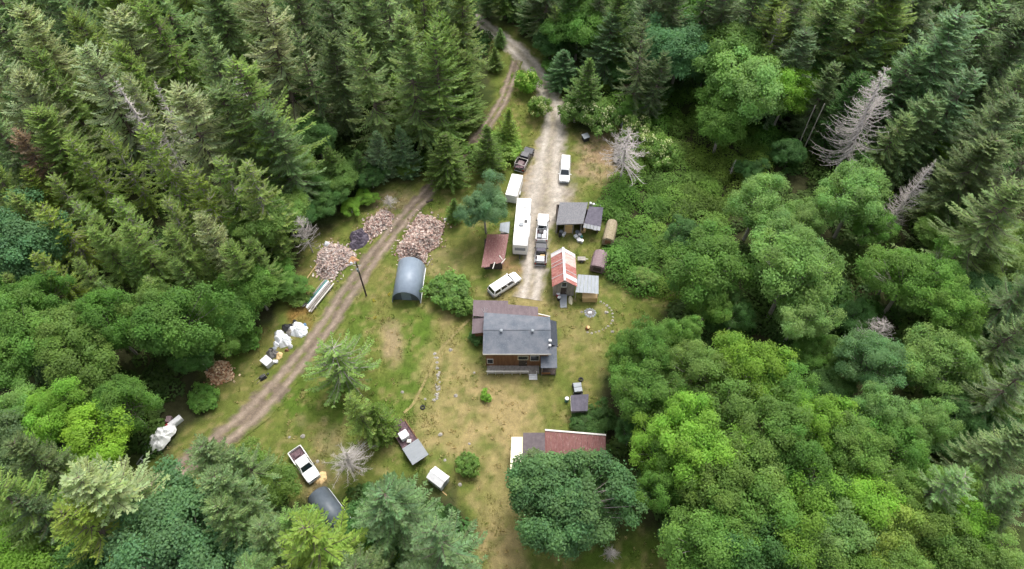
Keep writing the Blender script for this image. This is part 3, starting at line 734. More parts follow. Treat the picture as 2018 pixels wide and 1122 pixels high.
# top middle
for i, (x, y, h, w, c) in enumerate([(960,-60,14,1.2,'dark'),(1010,-45,13,1.3,'deep'),(1065,-50,15,1.2,'dark'),(1090,15,13,1.2,'olive'),(1130,-10,15,1.2,'deep'),(1180,-40,18,1.1,'dark'),(1230,-15,19,1.1,'mid'),(1290,-45,22,1,'dark'),
                                     (1040,-10,11,1.2,'deep'),(1280,40,22,.9,'dark'),(1340,-60,24,1,'dark'),(1400,-50,24,1,'deep'),(1300,110,16,.9,'dark'),(1500,-60,25,1,'dark'),(1450,-45,24,1,'dark')]):
    T('fir%d' % (i % 6), x, y, h, w, c)
T('young0', 1203, 28, 15, 1.35, 'blue'); T('young1', 1165, 118, 13, 1.5, 'mid'); T('young2', 1115, 105, 10, 1.6, 'teal')
for i, (x, y, h, w, c) in enumerate([(1085,80,12,1,'deep'),(1140,50,12,1,'leaf'),(1340,90,17,1.0,'teal'),(1395,20,15,1,'leaf'),(1250,205,5,1.2,'leaf'),(1085,130,6,1.1,'leaf'),(1390,140,8,1.0,'deep'),(1290,160,7,1.1,'deep'),(1440,15,14,1,'leaf'),(1230,140,6,1,'deep')]):
    T('maple%d' % (i % 3), x, y, h, w, c)
# upper right
for i, (x, y, h, w, c) in enumerate([(1545,-20,24,1.1,'olive'),(1600,-30,25,1,'dark'),(1660,-30,25,1.1,'fir'),(1730,-50,28,1.25,'fir'),(1785,-30,27,1.1,'olive'),(1640,40,20,1,'deep'),(1730,85,18,1,'blue'),(1800,95,22,1.1,'blue'),(1890,35,26,1.2,'blue'),
                                     (1955,5,26,1.1,'fir'),(2020,40,26,1,'dark'),(2030,130,24,1.1,'fir'),(1990,190,22,1.1,'dark'),(1910,150,22,1.1,'blue'),(1840,190,18,1.1,'fir'),(2040,280,22,1,'dark'),(1960,280,20,1.1,'dark'),(2020,380,22,1.2,'fir'),
                                     (1840,-50,26,1,'dark'),(1920,-60,26,1,'dark'),(2000,-60,26,1,'dark'),(2070,-30,26,1,'dark'),(1690,150,18,1,'deep'),(1780,230,16,1,'fir'),(1640,130,17,1,'dark'),(2060,520,20,1,'dark'),(1580,60,20,1,'dark')]):
    T('fir%d' % (i % 6), x, y, h, w * 1.2, c)
T('half1', 1548, 15, 22, .8, 'olive'); T('half0', 1780, -5, 24, 1.0, 'fir')
T('snag0', 1757, 142, 23.5, 1.35, 'pale', 'large bleached dead conifer, the tallest bare tree on the right')
T('snag0', 1835, 318, 17, .95, 'pale', 'smaller bleached dead conifer below the tallest bare tree')
T('pole', 1625, 208, 13, .8, 'pale', 'right one of the two bare thin trunks below the big maple')
T('pole', 1608, 215, 12, .8, 'pale', 'left one of the two bare thin trunks below the big maple')
T('snag1', 1450, 310, 5, 1.0, 'pale', 'short grey dead stump in the brambles on the right')
T('maple1', 1487, 165, 17, 1.1, 'soft', 'big bright maple standing clear in the upper right woods')
for i, (x, y, h, w, c) in enumerate([(1448,105,17,.85,'mid'),(1555,175,14,.9,'bright'),(1440,200,13,.8,'leaf'),(1430,230,12,1.0,'leaf'),(1880,300,9,1.0,'bright'),(1620,70,14,1,'mid'),(1560,300,6,1.2,'deep'),(1680,300,6,1.2,'deep'),(1900,400,9,1.2,'deep'),
                                     (1960,460,9,1.2,'olive'),(1480,330,5,1.1,'deep'),(1860,470,7,1.2,'mid'),(1940,590,9,1.2,'deep'),(1990,560,9,1.2,'olive'),(1970,680,8,1.2,'deep'),(1900,780,8,1.2,'deep'),(1990,780,9,1.2,'mid'),
                                     (1680,620,6,1.1,'deep'),(1640,690,6,1.1,'mid'),(1960,850,8,1.1,'deep'),(1590,690,6,1.2,'leaf'),(1640,760,6,1.2,'deep'),(1880,850,7,1.2,'deep')]):
    T('maple%d' % (i % 3), x, y, h, w, c)
# right hand alders
for i, (x, y, h, w, c) in enumerate([(1500,395,14,1.0,'soft'),(1585,430,11,1.0,'soft'),(1695,385,15,1.05,'soft'),(1395,520,14,1.15,'leaf'),(1350,460,8,1.0,'deep'),(1560,545,16,1.15,'soft'),(1545,480,14,.9,'soft'),(1580,620,12,.9,'soft'),(1720,440,9,1,'leaf'),
                                     (1400,590,10,1.0,'leaf'),(1800,550,14,1.0,'leaf'),(1870,610,13,.9,'leaf'),(1770,530,10,.8,'leaf'),(1850,540,12,.8,'leaf'),(1720,700,12,.95,'teal'),(1845,700,13,.95,'soft'),(1770,720,9,.9,'deep'),(1900,670,9,.9,'leaf'),(1270,545,5,1.2,'olive'),(1450,620,8,1,'deep'),
                                     (1280,690,14,1.0,'leaf'),(1340,660,11,.9,'leaf'),(1235,720,11,.85,'leaf'),(1380,730,14,1.0,'mid'),(1470,735,16,1.1,'bright'),(1540,770,15,.9,'leaf'),(1280,790,14,1.0,'leaf'),(1350,830,16,1.0,'bright'),(1440,830,16,1.0,'mid'),(1525,850,16,1.05,'mid'),
                                     (1600,825,15,.95,'bright'),(1300,880,14,.9,'bright'),(1380,900,17,1.05,'bright'),(1470,930,17,1.0,'mid'),(1560,920,16,.95,'leaf'),(1650,885,14,.95,'mid'),(1735,815,13,.95,'soft'),(1820,830,13,.9,'soft'),(1700,930,15,.9,'mid'),(1770,890,13,.9,'leaf'),
                                     (1310,950,13,.95,'leaf'),(1400,985,16,1.0,'mid'),(1500,1010,17,1.0,'leaf'),(1590,1000,16,.95,'bright'),(1670,990,15,.9,'bright'),(1750,980,14,.9,'mid'),(1840,960,13,.9,'mid'),(1400,1070,15,1.0,'leaf'),(1490,1090,16,1.0,'deep'),(1580,1080,15,1.0,'mid'),
                                     (1660,1070,15,.95,'soft'),(1740,1060,15,.95,'yel'),(1820,1040,14,.95,'mid'),(1890,1030,13,.9,'bright'),(1880,1100,14,.95,'mid'),(1960,1100,13,.95,'soft'),(1780,1130,14,1,'mid'),(1680,1150,15,1,'leaf'),(1560,1160,15,1,'soft'),(1430,1150,14,1,'leaf'),
                                     (1230,685,8,.8,'leaf'),(1238,765,9,.9,'leaf'),(1245,850,8,.9,'deep'),(1285,950,8,.9,'deep'),(1345,1040,9,.9,'deep')]):
    T('alder%d' % (i % 3), x, y, h, w * (1.0 if i < 20 else 0.8), c)
T('half0', 1885, 935, 17, 1.25, 'fir', 'half bare grey conifer at the edge of the alders, lower right')
T('fir2', 2010, 860, 18, 1.1, 'fir'); T('fir1', 2030, 960, 18, 1.1, 'fir'); T('fir3', 2050, 730, 18, 1.1, 'dark'); T('fir0', 1990, 1010, 14, 1.1, 'dark'); T('fir1', 2030, 620, 18, 1, 'fir')

# ---------------------------------------------------------------- plant them, with a label that places each one
ORD = ['leftmost', 'second from the left', 'third from the left', 'fourth from the left', 'fifth from the left', 'sixth from the left', 'seventh from the left', 'eighth from the left', 'ninth from the left', 'tenth from the left']
def region(px, py):
    if py < -100: r = 'in the backmost row'
    elif py < 20: r = 'at the top edge'
    elif py < 150: r = 'in the far rows'
    elif py < 300: r = 'above the clearing'
    elif py < 450: r = 'level with the firewood'
    elif py < 600: r = 'level with the white trailers'
    elif py < 740: r = 'level with the house'
    elif py < 880: r = 'level with the rusty shed'
    elif py < 1000: r = 'in the near rows'
    else: r = 'at the bottom edge'
    s = 'left' if px < 640 else ('middle' if px < 1330 else 'right')
    return s, r
bins = {}
for t in TREES:
    if t['label'] is None:
        s, r = region(t['px'], t['py'])
        bins.setdefault((s, r, t['b'], t['col']), []).append(t)
for (s, r, b, c), L in bins.items():
    L.sort(key=lambda t: t['px'])
    for k, t in enumerate(L):
        w = '%s %s %s, %s woods' % (COLW[c], NOUN[b][1], r, s) if s != 'middle' else '%s %s %s, middle of the photo' % (COLW[c], NOUN[b][1], r)
        if len(L) > 1: w = '%s, %s' % (w, ORD[k] if k < len(L) - 1 or len(L) > 2 else 'rightmost')
        t['label'] = w
GROUPN = dict(fir='conifers of the forest', lacy='conifers of the forest', young='young firs along the tracks', half='thinning firs', maple='broadleaf trees at the clearing', alder='alders of the right hand woods',
              spread='thinning firs', bush='shrubs about the yard', elder='blossoming shrubs', snag='dead standing trees', pole='dead standing trees', deadbush='dead standing trees', bigmaple='broadleaf trees at the clearing')
for t in TREES:
    b = t['b']; nm, _, cat = NOUN[b]
    trng = random.Random(int(t['px'] * 7 + t['py'] * 131) + 5)
    e = bpy.data.objects.new(nm, None); COL.objects.link(e); e.empty_display_size = 0.3
    z = float(gh(np.array([t['x']]), np.array([t['y']]))[0])
    e.location = (t['x'], t['y'], z)
    e.rotation_euler = (trng.uniform(-.05, .05), trng.uniform(-.05, .05), trng.uniform(0, 2 * PI))
    if t['label'].startswith('broken bare'): e.rotation_euler = (0.1, -0.25, 0)
    t['w'] *= trng.uniform(.9, 1.12)
    e.scale = (t['s'] * t['w'], t['s'] * t['w'] * trng.uniform(.94, 1.06), t['s'])
    tag(e, t['label'], cat, GROUPN[b])
    tm, cm = KIND[t['kind']]
    o = bpy.data.objects.new('trunk', tm); COL.objects.link(o); o.parent = e
    o = bpy.data.objects.new('branches' if b in ('snag', 'pole', 'deadbush') else 'crown', cm); COL.objects.link(o); o.parent = e
    if b in ('snag', 'pole', 'deadbush'): o['kind'] = 'stuff'
    c = np.array(C_[t['col']]) * trng.uniform(.88, 1.14) * np.array([trng.uniform(.98, 1.12) if b in ('fir', 'lacy', 'half', 'young') else trng.uniform(.92, 1.06), 1, trng.uniform(.9, 1.1)])
    o.color = (*c, 1)

# ---------------------------------------------------------------- undergrowth nobody could count
def undergrowth(name, label, poly, n, seed, col, size=(0.9, 2.2), leaf=0.3, per=170, hz=0.75, cat='undergrowth', vary=0.35):
    g = np.random.default_rng(seed)
    P = W2(poly); lo, hi = P.min(0), P.max(0)
    n = int(n * (hi[0] - lo[0]) * (hi[1] - lo[1]))         # clumps per square metre
    x = g.uniform(lo[0], hi[0], n); y = g.uniform(lo[1], hi[1], n)
    k = (poly_sd(P, x, y) > 0) & (poly_sd(CLEAR, x, y) < -0.9)
    x, y = x[k], y[k]
    z = gh(x, y)
    r = g.uniform(*size, len(x)) * (0.7 + 0.6 * fbm(x * .15, y * .15, seed))
    Ps = []; Ns = []; Ts = []; Ss = []
    hue = fbm(x * 0.12, y * 0.12, seed + 3)
    for i in range(len(x)):
        m = int(per * (r[i] / np.mean(size)) ** 1.6)
        u = g.normal(0, 1, (m, 3)); u[:, 2] = np.abs(u[:, 2]) * 1.1 + .05; u = unit(u)
        rr = r[i] * g.uniform(.6, 1.08, (m, 1)) ** .6
        Ps.append(np.array([x[i], y[i], z[i]]) + u * rr * np.array([1, 1, hz])); Ns.append(unit(u * .8 + g.normal(0, .3, (m, 3)) + np.array([0, 0, .85])))
        tn = g.uniform(1 - vary, 1 + vary) * g.uniform(.87, 1.14, m)
        yv = 0.75 + 0.9 * (hue[i] - .2)
        Ts.append(np.stack([tn * yv, tn, tn * g.uniform(.8, 1.1)], 1)); Ss.append(leaf * g.uniform(.65, 1.35, m))
    Ps, Ns, Ts, Ss = map(np.concatenate, (Ps, Ns, Ts, Ss))
    D = unit(np.cross(Ns, g.normal(0, 1, Ns.shape)))
    V, F = kites(Ps - D * Ss[:, None] * .5, D, Ns, Ss * 1.2, Ss * .95, .08)
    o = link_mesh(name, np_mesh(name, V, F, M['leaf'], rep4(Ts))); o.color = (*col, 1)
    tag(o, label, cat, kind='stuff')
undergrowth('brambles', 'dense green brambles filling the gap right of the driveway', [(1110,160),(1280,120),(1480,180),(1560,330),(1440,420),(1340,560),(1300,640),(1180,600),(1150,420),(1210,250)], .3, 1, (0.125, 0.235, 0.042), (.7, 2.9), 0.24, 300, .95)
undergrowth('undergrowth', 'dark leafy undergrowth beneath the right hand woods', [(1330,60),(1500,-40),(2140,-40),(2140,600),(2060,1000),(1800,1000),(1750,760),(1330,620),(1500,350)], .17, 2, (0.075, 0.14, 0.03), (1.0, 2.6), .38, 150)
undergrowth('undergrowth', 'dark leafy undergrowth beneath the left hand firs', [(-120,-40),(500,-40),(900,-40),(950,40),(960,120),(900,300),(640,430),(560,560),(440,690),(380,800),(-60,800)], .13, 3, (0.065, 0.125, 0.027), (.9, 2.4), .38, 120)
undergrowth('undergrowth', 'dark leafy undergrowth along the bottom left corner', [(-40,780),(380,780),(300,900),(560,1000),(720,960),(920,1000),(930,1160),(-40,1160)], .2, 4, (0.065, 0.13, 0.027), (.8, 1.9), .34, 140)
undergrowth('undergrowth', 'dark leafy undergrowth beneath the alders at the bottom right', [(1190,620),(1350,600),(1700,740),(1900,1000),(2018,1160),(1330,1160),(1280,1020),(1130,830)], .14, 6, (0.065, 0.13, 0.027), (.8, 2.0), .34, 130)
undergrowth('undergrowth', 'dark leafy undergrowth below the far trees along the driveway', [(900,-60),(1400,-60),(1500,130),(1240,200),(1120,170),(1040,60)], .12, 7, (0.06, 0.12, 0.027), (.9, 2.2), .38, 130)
# ================================================================ buildings
rnd = random.Random(8)
def V3(p, z=None): return Vector((p[0], p[1], p[2] if z is None else z))
def lerp(a, b, t): return a + (b - a) * t
def panels(name, mats, parent, A, B, C, D, n, th=0.03, gap=0.0, lift=0.02, ragged=0.0, seed=1, rib=True):
    """roof sheets side by side from edge A-D to edge B-C (A,B = high edge ends)"""
    g = random.Random(seed)
    for k in range(n):
        t0, t1 = k / n, (k + 1) / n - gap
        e = g.uniform(-ragged, ragged * 0.3)
        a, b = lerp(A, B, t0), lerp(A, B, t1)
        d, c = lerp(D, C, t0), lerp(D, C, t1)
        d, c = d + (d - a) * e, c + (c - b) * e
        dz = Vector((0, 0, lift * (k % 2)))
        mb = MB().slab([d + dz, c + dz, b + dz, a + dz], th)
        if rib:
            for q in (0.3, 0.7):
                p0, p1 = lerp(a, b, q) + dz, lerp(d, c, q) + dz
                mb.tube(p0 + Vector((0, 0, 0.005)), p1 + Vector((0, 0, 0.005)), 0.035, 0.035, 4)
        mb.build(name, mats[g.randrange(len(mats))] if isinstance(mats, list) else mats, parent, True)
def wall_set(parent, x0, x1, y0, y1, z1, mat, th=0.15, z0=-0.1, skip=()):
    if 's' not in skip: MB().box(x0, x1, y0, y0 + th, z0, z1).build('wall', mat, parent, True)
    if 'n' not in skip: MB().box(x0, x1, y1 - th, y1, z0, z1).build('wall', mat, parent, True)
    if 'w' not in skip: MB().box(x0, x0 + th, y0 + th, y1 - th, z0, z1).build('wall', mat, parent, True)
    if 'e' not in skip: MB().box(x1 - th, x1, y0 + th, y1 - th, z0, z1).build('wall', mat, parent, True)
def window(parent, x0, x1, y, z0, z1, frame='trim'):
    w = MB().box(x0, x1, y - 0.06, y - 0.02, z0, z1).build('window', M['glass'], parent, True)
    mb = MB()
    for a, b, c, d in ((x0 - .07, x1 + .07, z1, z1 + .08), (x0 - .07, x1 + .07, z0 - .08, z0), (x0 - .07, x0, z0, z1), (x1, x1 + .07, z0, z1)):
        mb.box(a, b, y - 0.09, y - 0.015, c, d)
    mb.build('frame', M[frame], w, True)
    return w

# --- the house
hx0, hx1, hy0, hy1, hz, hr = -4.15, 5.6, 47.75, 54.75, 4.55, 5.55
house = thing('house', 'brown board house with grey shingle roof in the middle of the clearing', 'house', (0.6, 51, 0))
ym = (hy0 + hy1) / 2
MB().hexa([(hx0, hy0, hz - .2), (hx1, hy0, hz - .2), (hx1, ym, hr - .2), (hx0, ym, hr - .2)], [(hx0, hy0, hz), (hx1, hy0, hz), (hx1, ym, hr), (hx0, ym, hr)]).build('roof_slope', M['shingle'], house, True)
MB().hexa([(hx0, ym + .002, hr - .2), (hx1, ym + .002, hr - .2), (hx1, hy1 - .95, hz + .05), (hx0, hy1, hz - .2)], [(hx0, ym + .002, hr), (hx1, ym + .002, hr), (hx1, hy1 - .95, hz + .25), (hx0, hy1, hz)]).build('roof_slope', M['shingle'], house, True)
MB().box(hx0 - .02, hx1 + .02, ym - .14, ym + .14, hr - .02, hr + .035).build('ridge_cap', M['shingle'], house, True)
for k in range(13):                                     # courses proud of the slope
    for s, ye in ((0, hy0), (1, hy1)):
        pass
for vx in (-1.55, 2.95):
    v = MB().tube((vx, ym - .35, hr - .15), (vx, ym - .35, hr + .28), .17, .15, 10).build('roof_vent', M['grey'], house, True)
    MB().tube((vx, ym - .35, hr + .285), (vx, ym - .35, hr + .36), .24, .12, 10).build('vent_cap', M['greymetal'], v, True)
for p in ((5.45, 49.4, .75, .16), (5.4, 48.75, .5, .13)):
    c = MB().tube((p[0], p[1], 4.2), (p[0], p[1], 4.75 + p[2]), p[3], p[3], 10).build('stove_pipe', M['steel'], house, True)
    MB().tube((p[0], p[1], 4.76 + p[2]), (p[0], p[1], 4.88 + p[2]), p[3] + .1, p[3] + .02, 10).build('cap', M['offwhite'], c, True)
for a, b in (((hx0, hy0 - .03), (hx1, hy0 - .03)),):
    MB().box(hx0, hx1, hy0 - .05, hy0 - .005, hz - .26, hz - .02).build('fascia', M['trim'], house, True)
MB().box(hx0 - .045, hx0 - .004, hy0, ym, hz - .22, hz - .04).add([], []).build('barge_board', M['greywood'], house, True)
MB().pane([(hx1 - 1.7, hy1 - .38, hz + .12), (hx1 + .02, hy1 - .93, hz + .27), (hx1 + .02, hy1 - .80, hz + .27), (hx1 - 1.7, hy1 - .25, hz + .12)], .06).build('barge_board', M['trim'], house, True)
wall_set(house, hx0 + .35, hx1 - .35, hy0 + .4, hy1 - .4, hz - .25, M['boards'])
MB().add([(hx1 - .36, hy0 + .4, hz - .25), (hx1 - .36, hy1 - .4, hz - .25), (hx1 - .36, ym, hr - .25), (hx1 - .5, hy0 + .4, hz - .25), (hx1 - .5, hy1 - .4, hz - .25), (hx1 - .5, ym, hr - .25)],
         [(0, 1, 2), (5, 4, 3), (0, 2, 5, 3), (1, 4, 5, 2), (0, 3, 4, 1)]).build('gable', M['boards'], house, True)
x = hx0 + .37; k = 0
while x < hx1 - 1.9:                                    # board siding on the front
    w = rnd.uniform(.2, .27)
    MB().box(x, x + w - .015, hy0 + .37 - rnd.uniform(.0, .02), hy0 + .4, 0.35, hz - .27).build('siding_board', M['boards'], house, True)
    x += w
window(house, -3.6, -2.8, hy0 + .36, 1.2, 2.4); window(house, 0.9, 2.3, hy0 + .36, 2.3, 3.3, 'cream'); window(house, 2.7, 3.9, hy0 + .36, 2.0, 3.4)
d = MB().box(1.0, 2.2, hy0 + .30, hy0 + .35, .4, 2.0).build('door', M['darkwood'], house, True)
MB().box(2.05, 2.12, hy0 + .25, hy0 + .30, 1.2, 1.3).build('handle', M['steel'], d, True)
# deck with its rail
for k in range(10):
    MB().box(hx0 + .5, 4.0, hy0 - .95 + k * .135, hy0 - .95 + k * .135 + .12, .32, .38).build('deck_plank', M['greywood'], house, True)
for k in range(7):
    xx = hx0 + .5 + k * 1.2
    MB().box(xx, xx + .1, hy0 - 1.0, hy0 - .9, -.1, 1.05).build('rail_post', M['trim'], house, True)
MB().box(hx0 + .4, 2.4, hy0 - 1.04, hy0 - .88, 1.05, 1.11).build('rail', M['trim'], house, True)
MB().box(hx0 + .45, 2.3, hy0 - .98, hy0 - .93, .55, .63).build('rail', M['trim'], house, True)
for k in range(3): MB().box(2.5, 3.7, hy0 - 1.25 - k * .28, hy0 - .98 - k * .28, .0, .3 - k * .1).build('step', M['offwhite'], house, True)
# porch roof, front right
MB().slab([(4.15, 46.45, 2.75), (6.5, 46.45, 2.75), (6.5, 49.6, 3.5), (4.15, 49.6, 3.5)], .12).build('porch_roof', M['shingle'], house, True)
for xx in (4.3, 6.3): MB().box(xx, xx + .12, 46.6, 46.72, -.1, 2.66).build('porch_post', M['greywood'], house, True)
MB().box(4.2, 6.4, 46.7, 48.1, .1, .3).build('porch_floor', M['darkwood'], house, True)
MB().pane([(4.3, 46.55, .7), (5.6, 46.55, .7), (5.6, 46.55, 1.15), (4.3, 46.55, 1.15)], .04).build('rail', M['brown'], house, True)
# lean-to along the right gable, slope shade put into its roof colour
MB().slab([(hx1 + .02, 49.62, 4.0), (6.65, 49.62, 3.35), (6.65, 53.9, 3.35), (hx1 + .02, 53.9, 4.0)], .1).build('lean_to_roof', M['shingle_shaded'], house, True)
MB().box(hx1 - .3, 6.5, 49.8, 53.7, -.1, 3.25).build('lean_to', M['darkwood'], house, True)
# brown metal roof, back and left
def broof(pts, th=.1): MB().slab(pts, th).build('back_roof', M['brownroof'], house, True)
MB().slab([(-5.85, 52.2, 2.75), (hx0 + .4, 52.2, 3.1), (hx0 + .4, 54.9, 3.3), (-5.85, 54.9, 2.85)], .1).build('side_roof', M['brownroof'], house, True)
A, B = Vector((-5.85, 58.35, 2.5)), Vector((-0.6, 58.2, 2.5)); C, D = Vector((-0.6, 54.3, 3.6)), Vector((-5.85, 54.95, 3.3))
panels('back_roof_sheet', M['brownroof'], house, D, C, B, A, 6, .05, 0, .012, 0, 3)
A, B = Vector((-0.59, 57.5, 2.6)), Vector((3.95, 57.0, 2.6)); C, D = Vector((3.95, 54.2, 3.5)), Vector((-0.59, 54.3, 3.58))
panels('back_roof_sheet', M['brownroof'], house, D, C, B, A, 5, .05, 0, .012, 0, 4)
wall_set(house, -5.6, 3.7, 54.4, 56.8, 2.35, M['greywood'], skip='s'); wall_set(house, -5.55, hx0 + .33, 52.45, 54.38, 2.4, M['boards'], skip=('e', 'n'))
for a in ((-.55, .25), (-.15, .5), (.35, .35)):
    MB().tube((hx0 + .15, 54.6, 4.3), (hx0 + .15 + a[0], 55.0 + a[1], 4.9), .025, .02, 5).build('antenna', M['steel'], house, True)
MB().box(-5.95, -5.86, 52.2, 58.3, 2.55, 2.72).build('gutter', M['brownroof'], house, True)

# --- red and white cabin
cab = thing('cabin', 'small cabin with rust red and white streaked metal roof right of the driveway', 'cabin', (8.4, 63.5, 0))
rb, rf = U(1112, 489, 4.7), U(1111, 553, 4.7)
lx, rx = U(1087, 540, 3.0).x, U(1136, 540, 3.0).x
M['redwhite'] = surf('red_white_sheet', (0.27, 0.075, 0.06), (0.42, 0.19, 0.16), 1.3, .6, c3=(.62, .55, .52), s3=3.5, stretch=(.35, 3.0, 1))
M['redwhite2'] = surf('faded_red_sheet', (0.5, 0.3, 0.26), (0.58, 0.5, 0.46), 2.5, .6, c3=(.42, .13, .1), s3=3.0, stretch=(.35, 3.0, 1))
M['whitered'] = surf('pale_sheet', (0.6, 0.56, 0.55), (0.68, 0.66, 0.66), 2.5, .6, c3=(.5, .2, .17), s3=2.5, stretch=(.35, 3.0, 1))
n = 9
for k in range(n):
    y0, y1 = lerp(rb.y, rf.y, k / n), lerp(rb.y, rf.y, (k + 1) / n)
    dz = .025 * (k % 2)
    ma = M['whitered'] if k == 0 else M['redwhite']
    ma = ma if k == 0 else rnd.choice([M['redwhite'], M['redwhite'], M['redwhite2']])
    mbm = ma if k < 1 else (M['redwhite2'] if k < 4 else rnd.choice([M['redwhite'], M['redwhite'], M['whitered']]))
    xr = (rb.x + rf.x) / 2
    MB().slab([(lx, y1, 3.0 + dz), (xr, y1, 4.7 + dz), (xr, y0 + .06, 4.7 + dz), (lx, y0 + .06, 3.0 + dz)], .04).build('roof_sheet', ma, cab, True)
    MB().slab([(xr, y1, 4.7 + dz), (rx, y1, 3.0 + dz), (rx, y0 + .06, 3.0 + dz), (xr, y0 + .06, 4.7 + dz)], .04).build('roof_sheet', mbm, cab, True)
    for s_, xe in ((-1, lx), (1, rx)):
        if rnd.random() < .5: MB().tube((xr + .02 * s_, y0 + .05, 4.74), (xe, y0 + .05, 3.05), .045, .045, 4).build('roof_batten', M['offwhite'], cab, True)
MB().box(xr - .17, xr + .17, rf.y - .02, rb.y + .1, 4.68, 4.79).build('ridge_cap', M['offwhite'], cab, True)
wy0 = rf.y + .35
wall_set(cab, lx + .3, rx - .3, wy0, rb.y - .3, 3.0, M['greywood'])
MB().add([(lx + .3, wy0, 3.0), (rx - .3, wy0, 3.0), (xr, wy0, 4.55), (lx + .3, wy0 + .15, 3.0), (rx - .3, wy0 + .15, 3.0), (xr, wy0 + .15, 4.55)],
         [(0, 1, 2), (5, 4, 3), (0, 2, 5, 3), (1, 4, 5, 2), (0, 3, 4, 1)]).build('gable', M['greywood'], cab, True)
window(cab, xr - .35, xr + .35, wy0, 2.6, 3.7, 'offwhite'); d = MB().box(xr - .45, xr + .45, wy0 - .07, wy0 - .01, .2, 2.2).build('door', M['darkwood'], cab, True)
MB().box(xr + .3, xr + .38, wy0 - .12, wy0 - .07, 1.1, 1.2).build('handle', M['steel'], d, True)
MB().hexa([(xr - .5, wy0 - 2.3, -.1), (xr + .5, wy0 - 2.3, -.1), (xr + .6, wy0 - .1, -.1), (xr - .6, wy0 - .1, -.1)], [(xr - .5, wy0 - 2.3, .06), (xr + .5, wy0 - 2.3, .06), (xr + .6, wy0 - .1, .55), (xr - .6, wy0 - .1, .55)]).build('ramp', M['grey'], cab, True)
def roof4(px4, z4): return [U(p[0], p[1], z) for p, z in zip(px4, z4)]
# grey lean-to beside the cabin
lt = thing('carport', 'open lean-to with grey corrugated roof on the right side of the cabin', 'lean-to', (11.5, 63, 0))
a, b, c, d_ = roof4([(1139, 541), (1180, 544), (1180, 580), (1134, 576)], [2.7, 2.5, 2.3, 2.45])
panels('roof_sheet', M['greymetal'], lt, a, b, c, d_, 6, .03, .01, .012, .02, 6)
for q in (a, b, c, d_): MB().box(q.x - .15 if q.x > 12 else q.x + .05, q.x - .05 if q.x > 12 else q.x + .15, q.y - .1 if q in (a, b) else q.y + .05, q.y + .0 if q in (a, b) else q.y + .15, -.1, q.z - .06).build('post', M['greywood'], lt, True)
p = U(1163, 583, 1.2)
tb = thing('plywood_box', 'tan plywood box under the grey lean-to roof edge', 'box', (p.x, p.y - .2, 0))
MB().box(p.x - 1.15, p.x + 1.15, p.y - .45, p.y + .5, -.02, 1.15).build('body', M['plywood'], tb, True, bevel=.02)
MB().box(p.x - 1.2, p.x + 1.2, p.y - .5, p.y + .55, 1.153, 1.21).build('lid', M['plywood'], tb, True)

# --- garage with clutter
ga = thing('garage', 'open fronted garage with worn dark shingle roof right of the driveway', 'garage', (9.5, 77, 0))
a, b, c, d_ = roof4([(1103, 399), (1159, 399), (1149, 441), (1096, 443)], [2.6, 2.6, 3.2, 3.2])
MB().slab([d_, c, b, a], .16).build('roof', M['shingle_garage'], ga, True)
MB().box(d_.x, c.x, c.y - .06, c.y - .01, 2.98, 3.19).build('fascia', M['darkwood'], ga, True)
wall_set(ga, d_.x + .3, c.x - .1, c.y + .5, a.y - .3, 2.4, M['darkwood'], skip='s')
for t_ in (.04, .34, .66, .96): MB().box(lerp(d_.x, c.x, t_) - .08, lerp(d_.x, c.x, t_) + .08, c.y + .45, c.y + .6, -.1, 3.03).build('post', M['greywood'], ga, True)
MB().box(lerp(d_.x, c.x, .36), lerp(d_.x, c.x, .64), c.y + .62, c.y + .7, -.05, 2.6).build('back_board', M['plywood'], ga, True)
a2, b2, c2, d2 = roof4([(1161, 407), (1189, 409), (1184, 447), (1151, 440)], [2.9, 2.7, 2.7, 2.9])
MB().slab([d2, c2, b2, a2], .1).build('side_roof', M['felt'], ga, True)
e2, f2 = U(1183, 456, 2.15), U(1149, 449, 2.3)
panels('white_roof_sheet', M['offwhite'], ga, d2 + Vector((0, -.02, -.02)), c2 + Vector((0, -.02, -.02)), e2, f2, 5, .03, .02, .01, .1, 9)
wall_set(ga, c.x + .15, c2.x - .2, c2.y + .6, a2.y - .3, 2.55, M['darkwood'], skip='s')
for k in range(4):
    q = U(1164 + k * 6, 402 + k * 2, .5)
    tag(MB().hexa([(q.x-.3,q.y-.25,-.05),(q.x+.3,q.y-.25,-.05),(q.x+.3,q.y+.25,-.05),(q.x-.3,q.y+.25,-.05)], [(q.x-.22,q.y-.2,.8),(q.x+.2,q.y-.2,.75),(q.x+.2,q.y+.2,.8),(q.x-.2,q.y+.2,.85)]).build('white_sack', M['offwhite'], None, True, bevel=.06),
        'white sack behind the garage side roof, %s' % ['leftmost of four', 'second of four', 'third of four', 'rightmost of four'][k], 'sack', 'sacks behind the garage')

